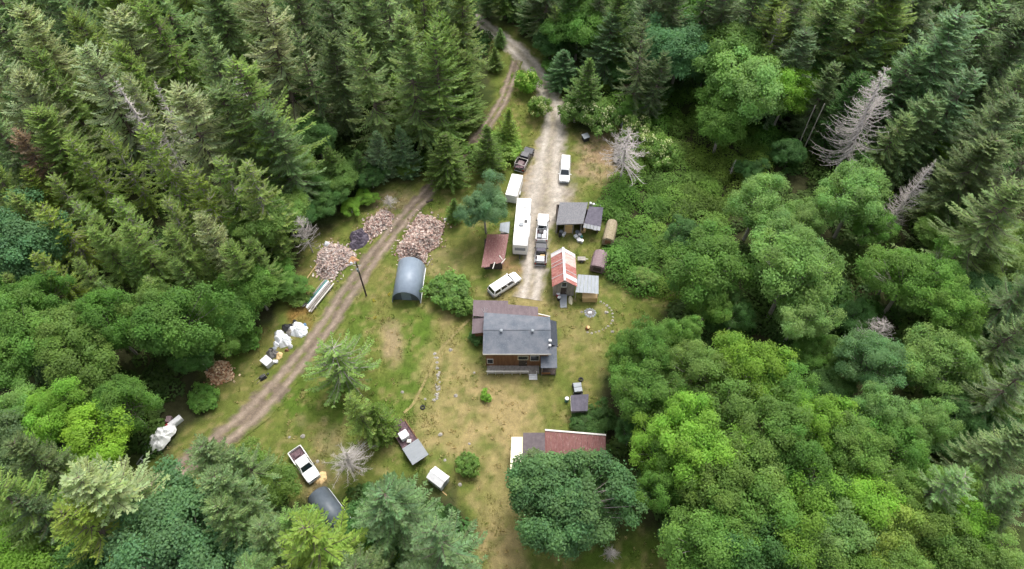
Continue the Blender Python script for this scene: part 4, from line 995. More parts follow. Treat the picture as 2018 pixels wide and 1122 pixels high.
# --- red roofed shed left of the long trailer
rs = thing('red_shed', 'low shed with dark red ragged metal roof left of the long trailer', 'shed', (-3, 68, 0))
A, B, C, D = roof4([(960, 462), (1003, 462), (993, 520), (948, 530)], [2.9, 2.7, 2.3, 2.3])
panels('roof_sheet', M['redroof'], rs, A, B, C, D, 8, .03, .004, .02, .1, 12)
wall_set(rs, D.x + .4, C.x - .3, C.y + .6, A.y - .3, 2.15, M['darkwood'])
for k in range(4):
    q0, q1 = U(985 + k * 5, 500 + k * 3 - 4, 2.45), U(988 + k * 4, 514 + k * 2, 2.4)
for q in ((984, 504, 990, 512), (975, 517, 971, 530), (988, 519, 996, 510)):
    p0, p1 = U(q[0], q[1], 2.52), U(q[2], q[3], 2.45); MB().tube(p0, p1, .09, .07, 5).build('loose_batten', M['trim'], rs, True)
A, B, C, D = roof4([(986, 440), (1005, 437), (1003, 460), (984, 455)], [2.6] * 4)
sh = tag(MB().slab([D, C, B, A], .05).build('roof_sheet_stack', M['greymetal'], None, True), 'pale blue grey sheet lying above the red shed roof', 'sheet')
sh.location.z = 0
for q in (A, B, C, D): pass
bx = thing('shed_annex', 'pale annex between the red shed and the long trailer under the maple', 'annex', ((A.x + C.x) / 2, (A.y + C.y) / 2, 0))
MB().box(D.x + .2, C.x - .2, C.y + .15, A.y - .15, -.05, 2.52).build('wall', M['greywood'], bx, True)
# --- rusty shed with brown and cream roofs at the bottom
bs = thing('rusty_shed', 'long shed with rusty red roof half under the huge maple', 'shed', (9, 36, 0))
A, B = U(1074, 848, 3.3), U(1194, 858, 3.3); C, D = U(1194, 905, 2.4), U(1074, 898, 2.4)
panels('roof_sheet', M['redroof'], bs, A, B, C, D, 10, .03, .003, .015, .04, 14)
MB().hexa([A + Vector((0, -.1, .02)), B + Vector((0, -.1, .02)), B + Vector((0, .12, .02)), A + Vector((0, .12, .02))], [A + Vector((0, -.1, .1)), B + Vector((0, -.1, .1)), B + Vector((0, .12, .1)), A + Vector((0, .12, .1))]).build('ridge_cap', M['trim'], bs, True)
wall_set(bs, A.x + .4, B.x - .3, C.y + .3, B.y - .3, 2.2, M['greywood'])
fb = thing('flat_roof_shed', 'brown flat roofed shed left of the rusty roof', 'shed', (3.5, 35, 0))
A, B, C, D = roof4([(1031, 853), (1074, 853), (1074, 925), (1030, 922)], [3.0, 3.0, 2.8, 2.8])
MB().slab([D, C, B, A], .1).build('roof', M['felt'], fb, True); M['felt2'] = surf('brown_felt', (.085, .068, .075), (.12, .098, .105), 2, .8)
fb.children[0].data.materials[0] = M['felt2']
wall_set(fb, D.x + .25, C.x - .25, C.y + .3, A.y - .3, 2.68, M['darkwood'])
cr = thing('cream_awning', 'cream panel canopy along the left side of the brown flat roof', 'canopy', (1.2, 35, 0))
A, B, C, D = roof4([(1008, 861), (1030, 861), (1030, 921), (1005, 926)], [2.6, 2.75, 2.75, 2.55])
panels('roof_sheet', M['cream'], cr, D, A, B, C, 5, .04, .004, .006, 0, 16, False)
for q in (A, D): MB().box(q.x + .08, q.x + .18, q.y - .2 if q is A else q.y + .1, q.y - .1 if q is A else q.y + .2, -.1, 2.5).build('post', M['trim'], cr, True)
# --- small black roofed shed
ks = thing('small_shed', 'small shed with flat black roof on the right edge of the lawn', 'shed', (10.1, 41.5, 0))
A, B, C, D = roof4([(1125, 779), (1160, 777), (1158, 810), (1126, 811)], [2.4, 2.4, 2.2, 2.2])
MB().slab([D, C, B, A], .1).build('roof', M['felt'], ks, True)
wall_set(ks, D.x + .2, C.x - .2, C.y + .25, A.y - .25, 2.08, M['greywood'])
MB().box(D.x - .03, D.x - .004, C.y, A.y - .1, 2.05, 2.2).build('fascia', M['trim'], ks, True)
# --- white storage shed
p = U(865, 948, 0)
ws = thing('storage_shed', 'little white shed with ribbed gable roof at the lawn edge', 'shed', (p.x, p.y, 0), R(-36))
for s_ in (-1, 1):
    for k in range(6):
        x0, x1 = -1.25 + k * .417, -1.25 + (k + 1) * .417 - .012
        MB().slab([(x0, s_ * .95, 1.5), (x1, s_ * .95, 1.5), (x1, 0.005 * s_, 1.95), (x0, 0.005 * s_, 1.95)] if s_ < 0 else [(x0, 0.005, 1.95), (x1, 0.005, 1.95), (x1, .95, 1.5), (x0, .95, 1.5)], .03).build('roof_sheet', M['offwhite'], ws)
MB().box(-1.27, 1.27, -.06, .06, 1.94, 1.99).build('ridge_cap', M['white'], ws)
MB().add([(-1.15, -.85, -.05), (1.15, -.85, -.05), (1.15, .85, -.05), (-1.15, .85, -.05), (-1.15, -.85, 1.48), (1.15, -.85, 1.48), (1.15, .85, 1.48), (-1.15, .85, 1.48), (-1.15, 0, 1.88), (1.15, 0, 1.88)],
         [(0, 3, 2, 1), (0, 1, 5, 4), (2, 3, 7, 6), (1, 2, 6, 9, 5), (3, 0, 4, 8, 7), (4, 5, 9, 8), (6, 7, 8, 9)]).build('wall', M['offwhite'], ws)
MB().box(1.152, 1.18, -.4, .4, .05, 1.45).build('door', M['grey'], ws)
MB().hexa([(1.3, -.9, -.02), (2.1, -.95, -.02), (2.1, -.85, -.02), (1.3, -.8, -.02)], [(1.3, -.9, .06), (2.1, -.95, .06), (2.1, -.85, .06), (1.3, -.8, .06)]).build('ramp_plank', M['plywood'], ws)

# --- arched shelters
def arched(name, label, p_back, p_front, width, height, mat, seed, z=0):
    a, b = U(*p_back), U(*p_front)
    dv = b - a; L = dv.length; ang = math.atan2(dv.y, dv.x)
    t = thing(name, label, 'shelter', ((a.x + b.x) / 2, (a.y + b.y) / 2, 0), ang)
    nseg = 1
    def ringp(x, s, k, n=16):
        w = PI * k / n
        return (x, -math.cos(w) * width / 2 * s, max(0.0, math.sin(w)) ** 0.85 * height * s - .03)
    for j in range(nseg):                                  # cover panels between hoops
        x0, x1 = -L / 2 + L * j / nseg + .002, -L / 2 + L * (j + 1) / nseg - .002
        mb = MB(); N = 16; vs = []
        for x_, s_ in ((x0, 1), ((x0 + x1) / 2, .9965), (x1, 1)):
            vs += [ringp(x_, s_, k) for k in range(N + 1)]
        for x_, s_ in ((x0, .975), ((x0 + x1) / 2, .9715), (x1, .975)):
            vs += [ringp(x_, s_, k) for k in range(N + 1)]
        n1 = N + 1; fs = []
        for q in (0, 1):
            for k in range(N):
                fs.append((q * n1 + k, q * n1 + k + 1, (q + 1) * n1 + k + 1, (q + 1) * n1 + k))
                fs.append(((q + 3) * n1 + k, (q + 4) * n1 + k, (q + 4) * n1 + k + 1, (q + 3) * n1 + k + 1))
        for k in range(N):
            fs.append((k, k + 3 * n1, k + 1 + 3 * n1, k + 1)); fs.append((2 * n1 + k, 2 * n1 + k + 1, 5 * n1 + k + 1, 5 * n1 + k))
        mb.add(vs, fs).build('cover', mat, t, smooth=False).data.polygons.foreach_set('use_smooth', [True] * len(fs))
    xe = L / 2 - .55
    vs = [ringp(xe, .955, k) for k in range(17)] + [ringp(xe - .05, .955, k) for k in range(17)]
    fs = [tuple(range(17)), tuple(range(33, 16, -1))] + [(k, k + 17, k + 18, k + 1) for k in range(16)]
    e = MB().add(vs, fs).build('end_wall', M['arch_dark'], t)
    MB().box(xe + .005, xe + .03, -.75, .75, .02, 1.95).build('zip_door', M['arch'], e)
    for y_ in (-1, 1): MB().box(-L / 2, L / 2, y_ * width / 2 - .03 + .0, y_ * width / 2 + .05, -.05, .1).build('base_rail', M['steel'], t)
    return t
arched('arched_shelter', 'grey arched fabric shelter in front of the big firewood pile', (812, 528), (801, 597), 4.5, 3.0, M['arch'], 1)
arched('arched_shelter', 'dark arched fabric shelter under the firs behind the white pickup', (628, 978), (675, 1042), 3.1, 2.3, M['arch_dark'], 2)
# ================================================================ vehicles
def ring(x, hb, hw, ht, z0, z1, c=.1):
    zm = z0 + (z1 - z0) * .45
    return [(x, -hb, z0), (x, hb, z0), (x, hw, zm), (x, hw * .985, z1 - c), (x, ht, z1), (x, -ht, z1), (x, -hw * .985, z1 - c), (x, -hw, zm)]
def wheel(t, x, y, r=.38, w=.25):
    s = 1 if y > 0 else -1
    ty = MB().tube((x, y - w / 2, r), (x, y + w / 2, r), r, r, 14).build('wheel', M['rubber'], t, bevel=.02)
    MB().tube((x, y + s * (w / 2 + .002), r), (x, y + s * (w / 2 + .025), r), r * .58, r * .5, 10).build('rim', M['steel'], ty)
def place(p_front, p_rear, z=0.9):
    a, b = U(p_front[0], p_front[1], z), U(p_rear[0], p_rear[1], z)
    d = a - b
    return ((a.x + b.x) / 2, (a.y + b.y) / 2, 0.0), math.atan2(d.y, d.x), d.length
def quadpane(t, name, pts, mat=None): return MB().pane(pts, .012).build(name, mat or M['glass'], t)
def cabin(t, xb0, xb1, xt0, xt1, zb, zt, hb, ht, mat, side_splits, rear=True):
    """greenhouse: rear base xb0 to front base xb1, roof xt0..xt1"""
    def rg(f, inset=0):
        return [lerp(Vector((xb0, -hb, zb)), Vector((xt0, -ht, zt)), f), lerp(Vector((xb1, -hb, zb)), Vector((xt1, -ht, zt)), f),
                lerp(Vector((xb1, hb, zb)), Vector((xt1, ht, zt)), f), lerp(Vector((xb0, hb, zb)), Vector((xt0, ht, zt)), f)]
    c = MB().loft([rg(0), rg(1.0)]).build('cab', mat, t)
    rf = rg(1.0)
    MB().hexa([p + Vector((0, 0, .002)) for p in rf], [Vector((p.x * .995 + (xt0 + xt1) / 2 * .005, p.y * .9, zt + .06)) for p in rf]).build('roof', mat, t, bevel=.015)
    A, B, C, D = rg(.1); a, b, c_, d = rg(.92)
    def sub(P00, P10, P11, P01, u0, u1):
        return [lerp(P00, P10, u0), lerp(P00, P10, u1), lerp(P01, P11, u1), lerp(P01, P11, u0)]
    quadpane(t, 'windshield', sub(B, C, c_, b, .07, .93))
    if rear: quadpane(t, 'rear_window', sub(D, A, a, d, .08, .92))
    for u0, u1 in side_splits:
        quadpane(t, 'side_window', sub(A, B, b, a, u0, u1)); quadpane(t, 'side_window', sub(C, D, d, c_, 1 - u1, 1 - u0))
def lamps(t, xf, xr, w, zf, zr):
    for s in (-1, 1):
        MB().box(xf - .02, xf + .03, s * w * .72 - .16, s * w * .72 + .16, zf - .09, zf + .09).build('headlight', M['lens'], t)
        MB().box(xr - .03, xr + .02, s * w * .86 - .08, s * w * .86 + .08, zr - .2, zr + .15).build('taillight', M['redlens'], t)
def mirrors(t, x, w, z, mat):
    for s in (-1, 1): MB().box(x - .08, x + .08, s * (w + .13) - .1, s * (w + .13) + .1, z, z + .2).build('mirror', mat, t, bevel=.03)
def pickup(name, label, pf, pr, mat, bedmat, L=None, hoodmat=None, rack=False, roofmat=None):
    loc, rz, l = place(pf, pr)
    L = L or l
    t = thing(name, label, 'pickup', loc, rz)
    xh, xr, h = .20 * L, -.10 * L, L / 2
    MB().loft([ring(h, .8, .86, .7, .5, .93, .08), ring(h - .22, .9, .95, .86, .42, 1.03), ring(xh, .92, .98, .9, .42, 1.12), ring(xr, .92, .98, .92, .42, 1.14)]).build('body', hoodmat or mat, t)
    cabin(t, xr + .02, xh + .12, xr + .2, xh - .5, 1.13, 1.76, .9, .74, roofmat or mat, [(.08, .45), (.52, .9)])
    MB().box(-h + .08, xr - .01, -.86, .86, .62, .72).build('bed_floor', bedmat, t)
    for s in (-1, 1): MB().hexa([(-h + .06, s * .97 - .05, .42), (xr - .01, s * .97 - .05, .42), (xr - .01, s * .97 + .04, .42), (-h + .06, s * .97 + .04, .42)], [(-h + .06, s * .94 - .06, 1.16), (xr - .01, s * .94 - .06, 1.16), (xr - .01, s * .94 + .05, 1.16), (-h + .06, s * .94 + .05, 1.16)]).build('bed_side', mat, t)
    MB().box(-h, -h + .055, -.88, .88, .55, 1.14).build('tailgate', mat, t)
    MB().box(h + .002, h + .12, -.88, .88, .42, .6).build('bumper', M['steel'], t, bevel=.03); MB().box(-h - .14, -h - .005, -.88, .88, .42, .56).build('bumper', M['steel'], t, bevel=.03)
    MB().box(h - .02, h + .012, -.45, .45, .62, .84).build('grille', M['blackm'], t)
    lamps(t, h - .01, -h, .95, .76, .9); mirrors(t, xh - .1, .95, 1.2, M['blackm'])
    for x_ in (h - .85, -h + 1.15):
        for s in (-1, 1): wheel(t, x_, s * .88)
    if rack:
        for x_ in (xr - .25, -h + .5):
            mb = MB(); mb.tube((x_, -.98, 1.15), (x_, -.98, 1.65), .035); mb.tube((x_, .98, 1.15), (x_, .98, 1.65), .035); mb.tube((x_, -1.0, 1.66), (x_, 1.0, 1.66), .035)
            mb.build('rack_hoop', M['trim'], t)
        for s in (-1, 1): MB().tube((xr - .2, s * .98, 1.69), (-h + .45, s * .98, 1.69), .035).build('rack_rail', M['trim'], t)
    return t, L, xr, h
def load(t, items):
    for nm, (x0, x1, y0, y1, z0, z1), m in items: MB().box(x0, x1, y0, y1, z0, z1).build(nm, M[m], t, bevel=.04)
def wagon(name, label, pf, pr, mat, cat, hood=.26, slope=.55, zt=1.8, splits=((.04, .3), (.36, .62), (.68, .95))):
    loc, rz, L = place(pf, pr)
    t = thing(name, label, cat, loc, rz)
    h = L / 2; xh = h - hood * L
    MB().loft([ring(h, .78, .84, .66, .45, .85, .1), ring(h - .25, .9, .95, .82, .38, 1.0), ring(xh, .92, .98, .9, .38, 1.1), ring(-h + .2, .92, .98, .92, .38, 1.12), ring(-h, .86, .92, .86, .48, 1.1)]).build('body', mat, t)
    cabin(t, -h + .03, xh + .15, -h + .28, xh - slope, 1.1, zt, .92, .76, mat, splits)
    MB().box(h - .01, h + .1, -.85, .85, .4, .56).build('bumper', M['grey'], t, bevel=.03); MB().box(-h - .1, -h + .01, -.85, .85, .42, .6).build('bumper', M['grey'], t, bevel=.03)
    MB().box(h - .015, h + .015, -.4, .4, .6, .76).build('grille', M['blackm'], t)
    lamps(t, h - .01, -h, .93, .72, .95); mirrors(t, xh - .1, .95, 1.12, mat)
    for s in (-1, 1): MB().tube((xh - slope - .1, s * .62, zt + .085), (-h + .5, s * .62, zt + .085), .02, .02, 5).build('roof_rail', M['white'], t)
    for x_ in (h - .9, -h + 1.0):
        for s in (-1, 1): wheel(t, x_, s * .87)
    return t
M['vanwhite'] = plain('gloss_white', (0.8, 0.8, 0.79), .3, coat=.4, dirt=.05)
wagon('van', 'white van parked on the gravel right of the driveway', (1112, 357), (1115, 311), M['vanwhite'], 'van', .22, .7, 1.82)
wagon('station_wagon', 'white long wagon parked askew behind the house', (1021, 542), (967, 577), M['vanwhite'], 'car', .24, .5, 1.8)
t, L, xr, h = pickup('pickup', 'black pickup with bed rack at the top of the row of vehicles', (1045, 291), (1022, 334), M['black'], M['purplebed'], rack=True)
load(t, [('load_box', (-h + .3, -h + 1.0, -.7, .1, .725, 1.1), 'purplebed'), ('load_box', (-h + 1.2, xr - .2, -.3, .75, .725, 1.0), 'mauve')])
M['greyglass'] = plain('sky_lit_roof', (.16, .17, .19), .3)
t, L, xr, h = pickup('pickup', 'white pickup with a junk filled bed beside the long trailer', (1071, 422), (1067, 474), M['vanwhite'], M['purplebed'])
load(t, [('load_box', (-h + .3, -h + 1.1, -.75, .0, .725, 1.25), 'offwhite'), ('load_box', (-h + .5, -h + 1.3, .1, .75, .725, 1.05), 'grey'), ('load_box', (-h + 1.4, xr - .15, -.1, .5, .725, 1.2), 'blackm'), ('load_box', (-h + 1.25, xr - .3, -.75, -.25, .725, 1.15), 'tarp')])
t, L, xr, h = pickup('pickup', 'dark pickup loaded with white and tan junk behind the white one', (1067, 479), (1065, 520), M['black'], M['purplebed'], roofmat=M['felt'])
load(t, [('load_box', (-h + .2, -h + 1.3, -.6, .6, .725, 1.35), 'offwhite'), ('load_box', (-h + 1.35, xr - .1, -.7, .1, .725, 1.3), 'plywood'), ('load_box', (-h + 1.4, xr - .2, .2, .8, .725, 1.2), 'trim'), ('load_box', (-h + .1, -h + .6, .63, .84, .725, 1.4), 'grey')])
t, L, xr, h = pickup('pickup', 'white pickup with dark bed parked nose to the dark arched shelter', (619, 944), (580, 886), M['vanwhite'], M['purplebed'])
load(t, [('tool_box', (xr - .5, xr - .05, -.82, .82, .9, 1.28), 'offwhite'), ('load_box', (-h + .5, -h + 1.2, -.5, .3, .725, .95), 'purplebed')])

def boxtrailer(name, label, pf, pr, W, z0, z1, mat, cat='trailer', nose=.35, roofz=None):
    a, b = U(pf[0], pf[1], z1), U(pr[0], pr[1], z1); d = a - b; L = d.length
    t = thing(name, label, cat, ((a.x + b.x) / 2, (a.y + b.y) / 2, 0), math.atan2(d.y, d.x))
    h = L / 2; w = W / 2
    MB().loft([ring(-h, w * .98, w, w * .94, z0, z1 - .02, .08), ring(-h + .1, w, w, w * .95, z0, z1, .09), ring(h - nose, w, w, w * .95, z0, z1, .09), ring(h, w * .95, w * .97, w * .85, z0 + .1, z1 - nose * .5, .12)]).build('body', mat, t, bevel=.02)
    return t, L, h, w
t, L, h, w = boxtrailer('travel_trailer', 'long white travel trailer beside the driveway', (1025, 482), (1033, 391), 2.5, .55, 3.3, M['rvwhite'], nose=.5)
for x_, y_, sx, sy, sz, m in ((.9, -.1, .32, .36, .22, 'grey'), (.1, .62, .3, .25, .14, 'blackm'), (.9, .75, .2, .2, .1, 'offwhite'), (-3.2, .2, .3, .3, .12, 'offwhite'), (3.6, -.3, .3, .3, .12, 'offwhite')):
    MB().box(x_ - sx, x_ + sx, y_ - sy, y_ + sy, 3.303, 3.3 + sz).build('roof_vent', M[m], t, bevel=.04)
MB().tube((-1.5, w + .06, 2.95), (3.0, w + .06, 2.95), .07).build('awning', M['offwhite'], t)
for s in (-1, 1):
    MB().box(-h + .6, h - .6, s * (w + .006) - .005, s * (w + .006) + .005, 1.25, 1.45).build('stripe', M['grey'], t)
    for x_ in (-4, -2, 1.5, 3.6): MB().box(x_ - .5, x_ + .5, s * (w + .012) - .01, s * (w + .012) + .01, 1.75, 2.4).build('window', M['glass'], t)
    for x_ in (-1.2, -.3): wheel(t, x_, s * (w - .25), .36)
MB().box(h - .03, h + .03, -w * .7, w * .7, 1.7, 2.4).build('front_window', M['grey'], t)
d = MB().box(.0, .75, w + .003, w + .03, .65, 2.55).build('door', M['offwhite'], t); MB().box(.62, .7, w + .032, w + .06, 1.5, 1.6).build('handle', M['steel'], d)
MB().box(h - .1, h + .9, -.08, .08, .5, .62).build('hitch', M['blackm'], t); MB().tube((h + .75, 0, 0), (h + .75, 0, .5), .05).build('jack', M['steel'], t)
t, L, h, w = boxtrailer('cargo_trailer', 'short white cargo trailer behind the black pickup', (1020, 343), (1007, 385), 2.1, .5, 2.4, M['rvwhite'], nose=.25)
for s in (-1, 1): wheel(t, -.3, s * (w - .05), .34); MB().hexa([(-.75, s * (w + .05) - .1, .8), (.15, s * (w + .05) - .1, .8), (.15, s * (w + .05) + .1, .8), (-.75, s * (w + .05) + .1, .8)], [(-.6, s * (w + .05) - .1, .92), (0, s * (w + .05) - .1, .92), (0, s * (w + .05) + .1, .92), (-.6, s * (w + .05) + .1, .92)]).build('mudguard', M['offwhite'], t)
MB().box(h - .1, h + .9, -.06, .06, .42, .52).build('hitch', M['blackm'], t); MB().box(-h - .03, -h, -w * .85, w * .85, .6, 2.2).build('rear_door', M['offwhite'], t)
MB().box(-h + .4, -h + .8, -.2, .2, 2.395, 2.47).build('roof_vent', M['offwhite'], t)

# flatbed trailer with grey roofed load
a, b = U(776, 826, .8), U(829, 908, .8); d = b - a; L = d.length
t = thing('flatbed_trailer', 'dark flatbed trailer carrying a grey ribbed roof, in the lower lawn', 'trailer', ((a.x + b.x) / 2, (a.y + b.y) / 2, 0), math.atan2(d.y, d.x))
h = L / 2
for k in range(8):
    y0 = -1.15 + k * .29
    MB().box(-h + (1.1 if k in (0, 7) else .4 if k in (1, 6) else 0), h - 2.6, y0, y0 + .275, .62, .7).build('deck_plank', M['purplebed'], t)
MB().box(-h + .3, h, -.5, -.4, .48, .61).add([], []).build('frame_rail', M['blackm'], t); MB().box(-h + .3, h, .4, .5, .48, .61).build('frame_rail', M['blackm'], t)
MB().tube((-h + .9, 1.2, .95), (h - .2, 1.2, .95), .06, .06, 6).build('side_rail', M['rust'], t)
for k in range(5): MB().box(-h + 1.2 + k * 1.0, -h + 1.26 + k * 1.0, 1.17, 1.23, .6, .92).build('rail_post', M['rust'], t)
for k in range(7):
    x0 = h - 2.7 + k * .4
    MB().slab([(x0, -1.25, 1.25), (x0 + .385, -1.25, 1.25), (x0 + .385, 1.25, 1.35), (x0, 1.25, 1.35)], .04).build('roof_sheet', M['grey'], t)
    MB().tube((x0 + .19, -1.25, 1.27), (x0 + .19, 1.25, 1.37), .04, .04, 4).build('roof_rib', M['greymetal'], t)
MB().box(h - 2.6, h - .1, -1.1, 1.1, .615, 1.2).build('load_box', M['darkwood'], t)
for s in (-1, 1):
    for x_ in (.2, 1.0): wheel(t, x_, s * 1.02, .33)
for x_, y_, s_ in ((-.55, -.1, .62),):
    q = WM[t] @ Vector((x_, y_, 0))
    fz = thing('chest_freezer', 'white chest freezer on the flatbed trailer deck', 'freezer', (q.x, q.y, .7), t.rotation_euler.z)
    MB().box(-.55, .55, -.6, .6, 0.002, .85).build('body', M['offwhite'], fz, bevel=.03); MB().box(-.57, .57, -.62, .62, .853, .93).build('lid', M['offwhite'], fz, bevel=.03)
q = WM[t] @ Vector((.45, .1, .7)); tag(MB().box(q.x - .3, q.x + .3, q.y - .25, q.y + .25, .702, 1.1).build('crate', M['trim'], None, bevel=.03), 'pale crate between the freezer and the grey ribbed roof', 'crate')

# grey cart by the small shed
p = U(1138, 765, .5); t = thing('garden_cart', 'grey two bin garden cart above the small black roofed shed', 'cart', (p.x, p.y, 0), R(-84))
for x_ in (-.62, .12): 
    b_ = MB().hexa([(x_, -.5, .35), (x_ + .6, -.5, .35), (x_ + .6, .5, .35), (x_, .5, .35)], [(x_ - .02, -.58, .95), (x_ + .68, -.58, .95), (x_ + .68, .58, .95), (x_ - .02, .58, .95)]).build('bin', M['grey'], t, bevel=.03)
    MB().box(x_, x_ + .66, -.57, .57, .953, .99).build('lid', M['greymetal'], b_)
MB().box(-.95, .95, -.62, .62, .26, .345).build('chassis', M['blackm'], t)
for x_ in (-.6, .6):
    for s in (-1, 1): wheel(t, x_, s * .6, .24, .14)
p = U(1145, 747, .3); t = thing('tyre', 'old black tyre lying above the garden cart', 'tyre', (p.x, p.y, 0))
def tyre_mesh(t, r=.38, w=.22):
    vs = []; n = 18; m = 8
    for i in range(n):
        for j in range(m):
            a_, b_ = 2 * PI * i / n, 2 * PI * j / m
            rr = r - .12 + .12 * math.cos(b_); vs.append((rr * math.cos(a_), rr * math.sin(a_), w / 2 + w / 2 * math.sin(b_)))
    fs = [(i * m + j, ((i + 1) % n) * m + j, ((i + 1) % n) * m + (j + 1) % m, i * m + (j + 1) % m) for i in range(n) for j in range(m)]
    return MB().add(vs, fs).build('tread', M['rubber'], t, smooth=True)
tyre_mesh(t)
p = U(833, 803, .1); t = thing('tyre', 'old tyre on the dry lawn above the flatbed trailer', 'tyre', (p.x, p.y, 0)); tyre_mesh(t)
p = U(1117, 788, .4); t = thing('barrel', 'small teal barrel left of the black roofed shed', 'barrel', (p.x, p.y, 0))
M['tealp'] = plain('teal_plastic', (.06, .22, .2), .5)
MB().tube((0, 0, -.02), (0, 0, .8), .3, .3, 12).build('drum', M['tealp'], t); MB().tube((0, 0, .803), (0, 0, .86), .31, .28, 12).build('lid', M['offwhite'], t)

# mossy old trailer and mauve trailer in the brambles
def hulk(name, label, pf, pr, W, H, mat, endmat):
    a, b = U(pf[0], pf[1], H), U(pr[0], pr[1], H); d = a - b; L = d.length; h = L / 2; w = W / 2
    t = thing(name, label, 'trailer', ((a.x + b.x) / 2, (a.y + b.y) / 2, 0), math.atan2(d.y, d.x))
    rr = []
    for x_, s in ((-h, .82), (-h * .9, .95), (0, 1), (h * .9, .97), (h, .85)):
        rr.append([(x_, -w * s, .4), (x_, w * s, .4), (x_, w * s, H * .62), (x_, w * .8 * s, H * .88 * (.9 + .1 * s)), (x_, w * .35 * s, H * (.88 + .12 * s)), (x_, -w * .35 * s, H * (.88 + .12 * s)), (x_, -w * .8 * s, H * .88 * (.9 + .1 * s)), (x_, -w * s, H * .62)])
    MB().loft(rr).build('shell', mat, t, smooth=False)
    MB().box(h - .02, h + .03, -w * .5, w * .5, .8, H * .75).build('end_panel', endmat, t)
    for s in (-1, 1): wheel(t, -.2, s * (w - .12), .32, .2)
    return t
hulk('old_trailer', 'mossy tan old camper trailer right of the garage', (1199, 470), (1208, 432), 2.0, 2.3, M['mossy'], M['rust'])
t = hulk('old_trailer', 'faded mauve round backed trailer below the mossy one', (1178, 524), (1186, 492), 2.5, 2.2, M['mauve'], M['darkwood'])
p = U(1146, 511, .4); t = thing('hand_cart', 'small grey cart between the cabin and the mauve trailer', 'cart', (p.x, p.y, 0))
MB().box(-.65, .65, -.4, .4, .35, .6).build('tray', M['greywood'], t, bevel=.02); MB().box(.66, 1.1, -.05, .05, .4, .46).build('handle', M['trim'], t)
for s in (-1, 1): wheel(t, 0, s * .48, .24, .1)
# bin by the driveway
p = U(1154, 272, .6); t = thing('waste_bin', 'dark grey waste bin on the grass right of the driveway', 'bin', (p.x, p.y, 0), R(25))
MB().hexa([(-.5, -.45, 0), (.5, -.45, 0), (.5, .45, 0), (-.5, .45, 0)], [(-.62, -.55, 1.0), (.62, -.55, 1.0), (.62, .55, 1.15), (-.62, .55, 1.15)]).build('bin_body', M['blackm'], t, bevel=.03)
MB().hexa([(-.66, -.6, 1.003), (.66, -.6, 1.003), (.66, .6, 1.16), (-.66, .6, 1.16)], [(-.62, -.55, 1.08), (.62, -.55, 1.08), (.62, .55, 1.24), (-.62, .55, 1.24)]).build('lid', M['grey'], t)
# wrecked boat beneath the dead tree
a, b = U(1226, 258, .8), U(1218, 318, .8); d = a - b; L = d.length; h = L / 2
t = thing('wrecked_boat', 'grey weathered boat hull at the bramble edge under the bleached tree', 'boat', ((a.x + b.x) / 2, (a.y + b.y) / 2, 0), math.atan2(d.y, d.x))
rr = []
for x_, w_, k_ in ((-h, .85, .25), (-h * .4, 1.0, .2), (h * .3, .95, .2), (h * .75, .55, .3), (h, .06, .6)):
    rr.append([(x_, 0, k_ - .2), (x_, w_ * .8, k_ + .1), (x_, w_, 1.0), (x_, w_ - .05, 1.02), (x_, w_ * .7, .45 if x_ < h * .9 else .9), (x_, -w_ * .7, .45 if x_ < h * .9 else .9), (x_, -w_ + .05, 1.02), (x_, -w_, 1.0), (x_, -w_ * .8, k_ + .1)])
MB().loft(rr).build('hull', M['greywood'], t)
for x_ in (-h * .5, 0, h * .4): MB().box(x_ - .14, x_ + .14, -.85, .85, .8, .86).build('thwart', M['greywood'], t)
MB().box(-h + .05, -h + .5, -.6, .2, .5, 1.05).build('engine_box', M['blackm'], t, bevel=.04)
p = U(1231, 245, .4); tag(MB().hexa([(p.x-.8,p.y-.4,0),(p.x+.7,p.y-.5,0),(p.x+.8,p.y+.4,0),(p.x-.7,p.y+.5,0)], [(p.x-.6,p.y-.3,.7),(p.x+.6,p.y-.3,.5),(p.x+.6,p.y+.3,.6),(p.x-.6,p.y+.3,.8)]).build('scrap_heap', M['grey'], None, bevel=.08), 'grey scrap heap at the bow of the wrecked boat', 'scrap')

# ================================================================ firewood
def crumple(name, label, cat, px, py, rx, ry, h, mat, seed, rot=0.0, z0=0.0, sharp=1.0, group=None):
    p = U(px, py, h * .4); n, m = 26, 9
    g = np.random.default_rng(seed); vs = [(0, 0, h * g.uniform(.8, 1.1))]
    for j in range(1, m + 1):
        for i in range(n):
            a = 2 * PI * i / n; f = j / m
            ro = 1 + .62 * float(fbm(np.array([math.cos(a) * 1.6 + seed]), np.array([math.sin(a) * 1.6]), seed)[0] - .47) * 2
            x_, y_ = math.cos(a) * rx * f * ro, math.sin(a) * ry * f * ro
            nz = float(fbm(np.array([x_ * 1.9 + seed * 3.1]), np.array([y_ * 1.9]), seed + 4)[0])
            z = h * (1 - f ** 2.2) * (0.1 + 1.75 * nz) + (abs(math.sin(7 * a + seed)) * .08 * f * (1 - f) * 4 * h * sharp)
            vs.append((x_, y_, max(z, .0) + (.012 if j < m else -.06)))
    fs = [(0, 1 + i, 1 + (i + 1) % n) for i in range(n)]
    for j in range(m - 1):
        for i in range(n): fs.append((1 + j * n + i, 1 + (j + 1) * n + i, 1 + (j + 1) * n + (i + 1) % n, 1 + j * n + (i + 1) % n))
    t = thing(name, label, cat, (p.x, p.y, z0), rot, group)
    MB().add(vs, fs).build('sheet' if 'tarp' in name else 'heap', mat, t, smooth=False)
    return t
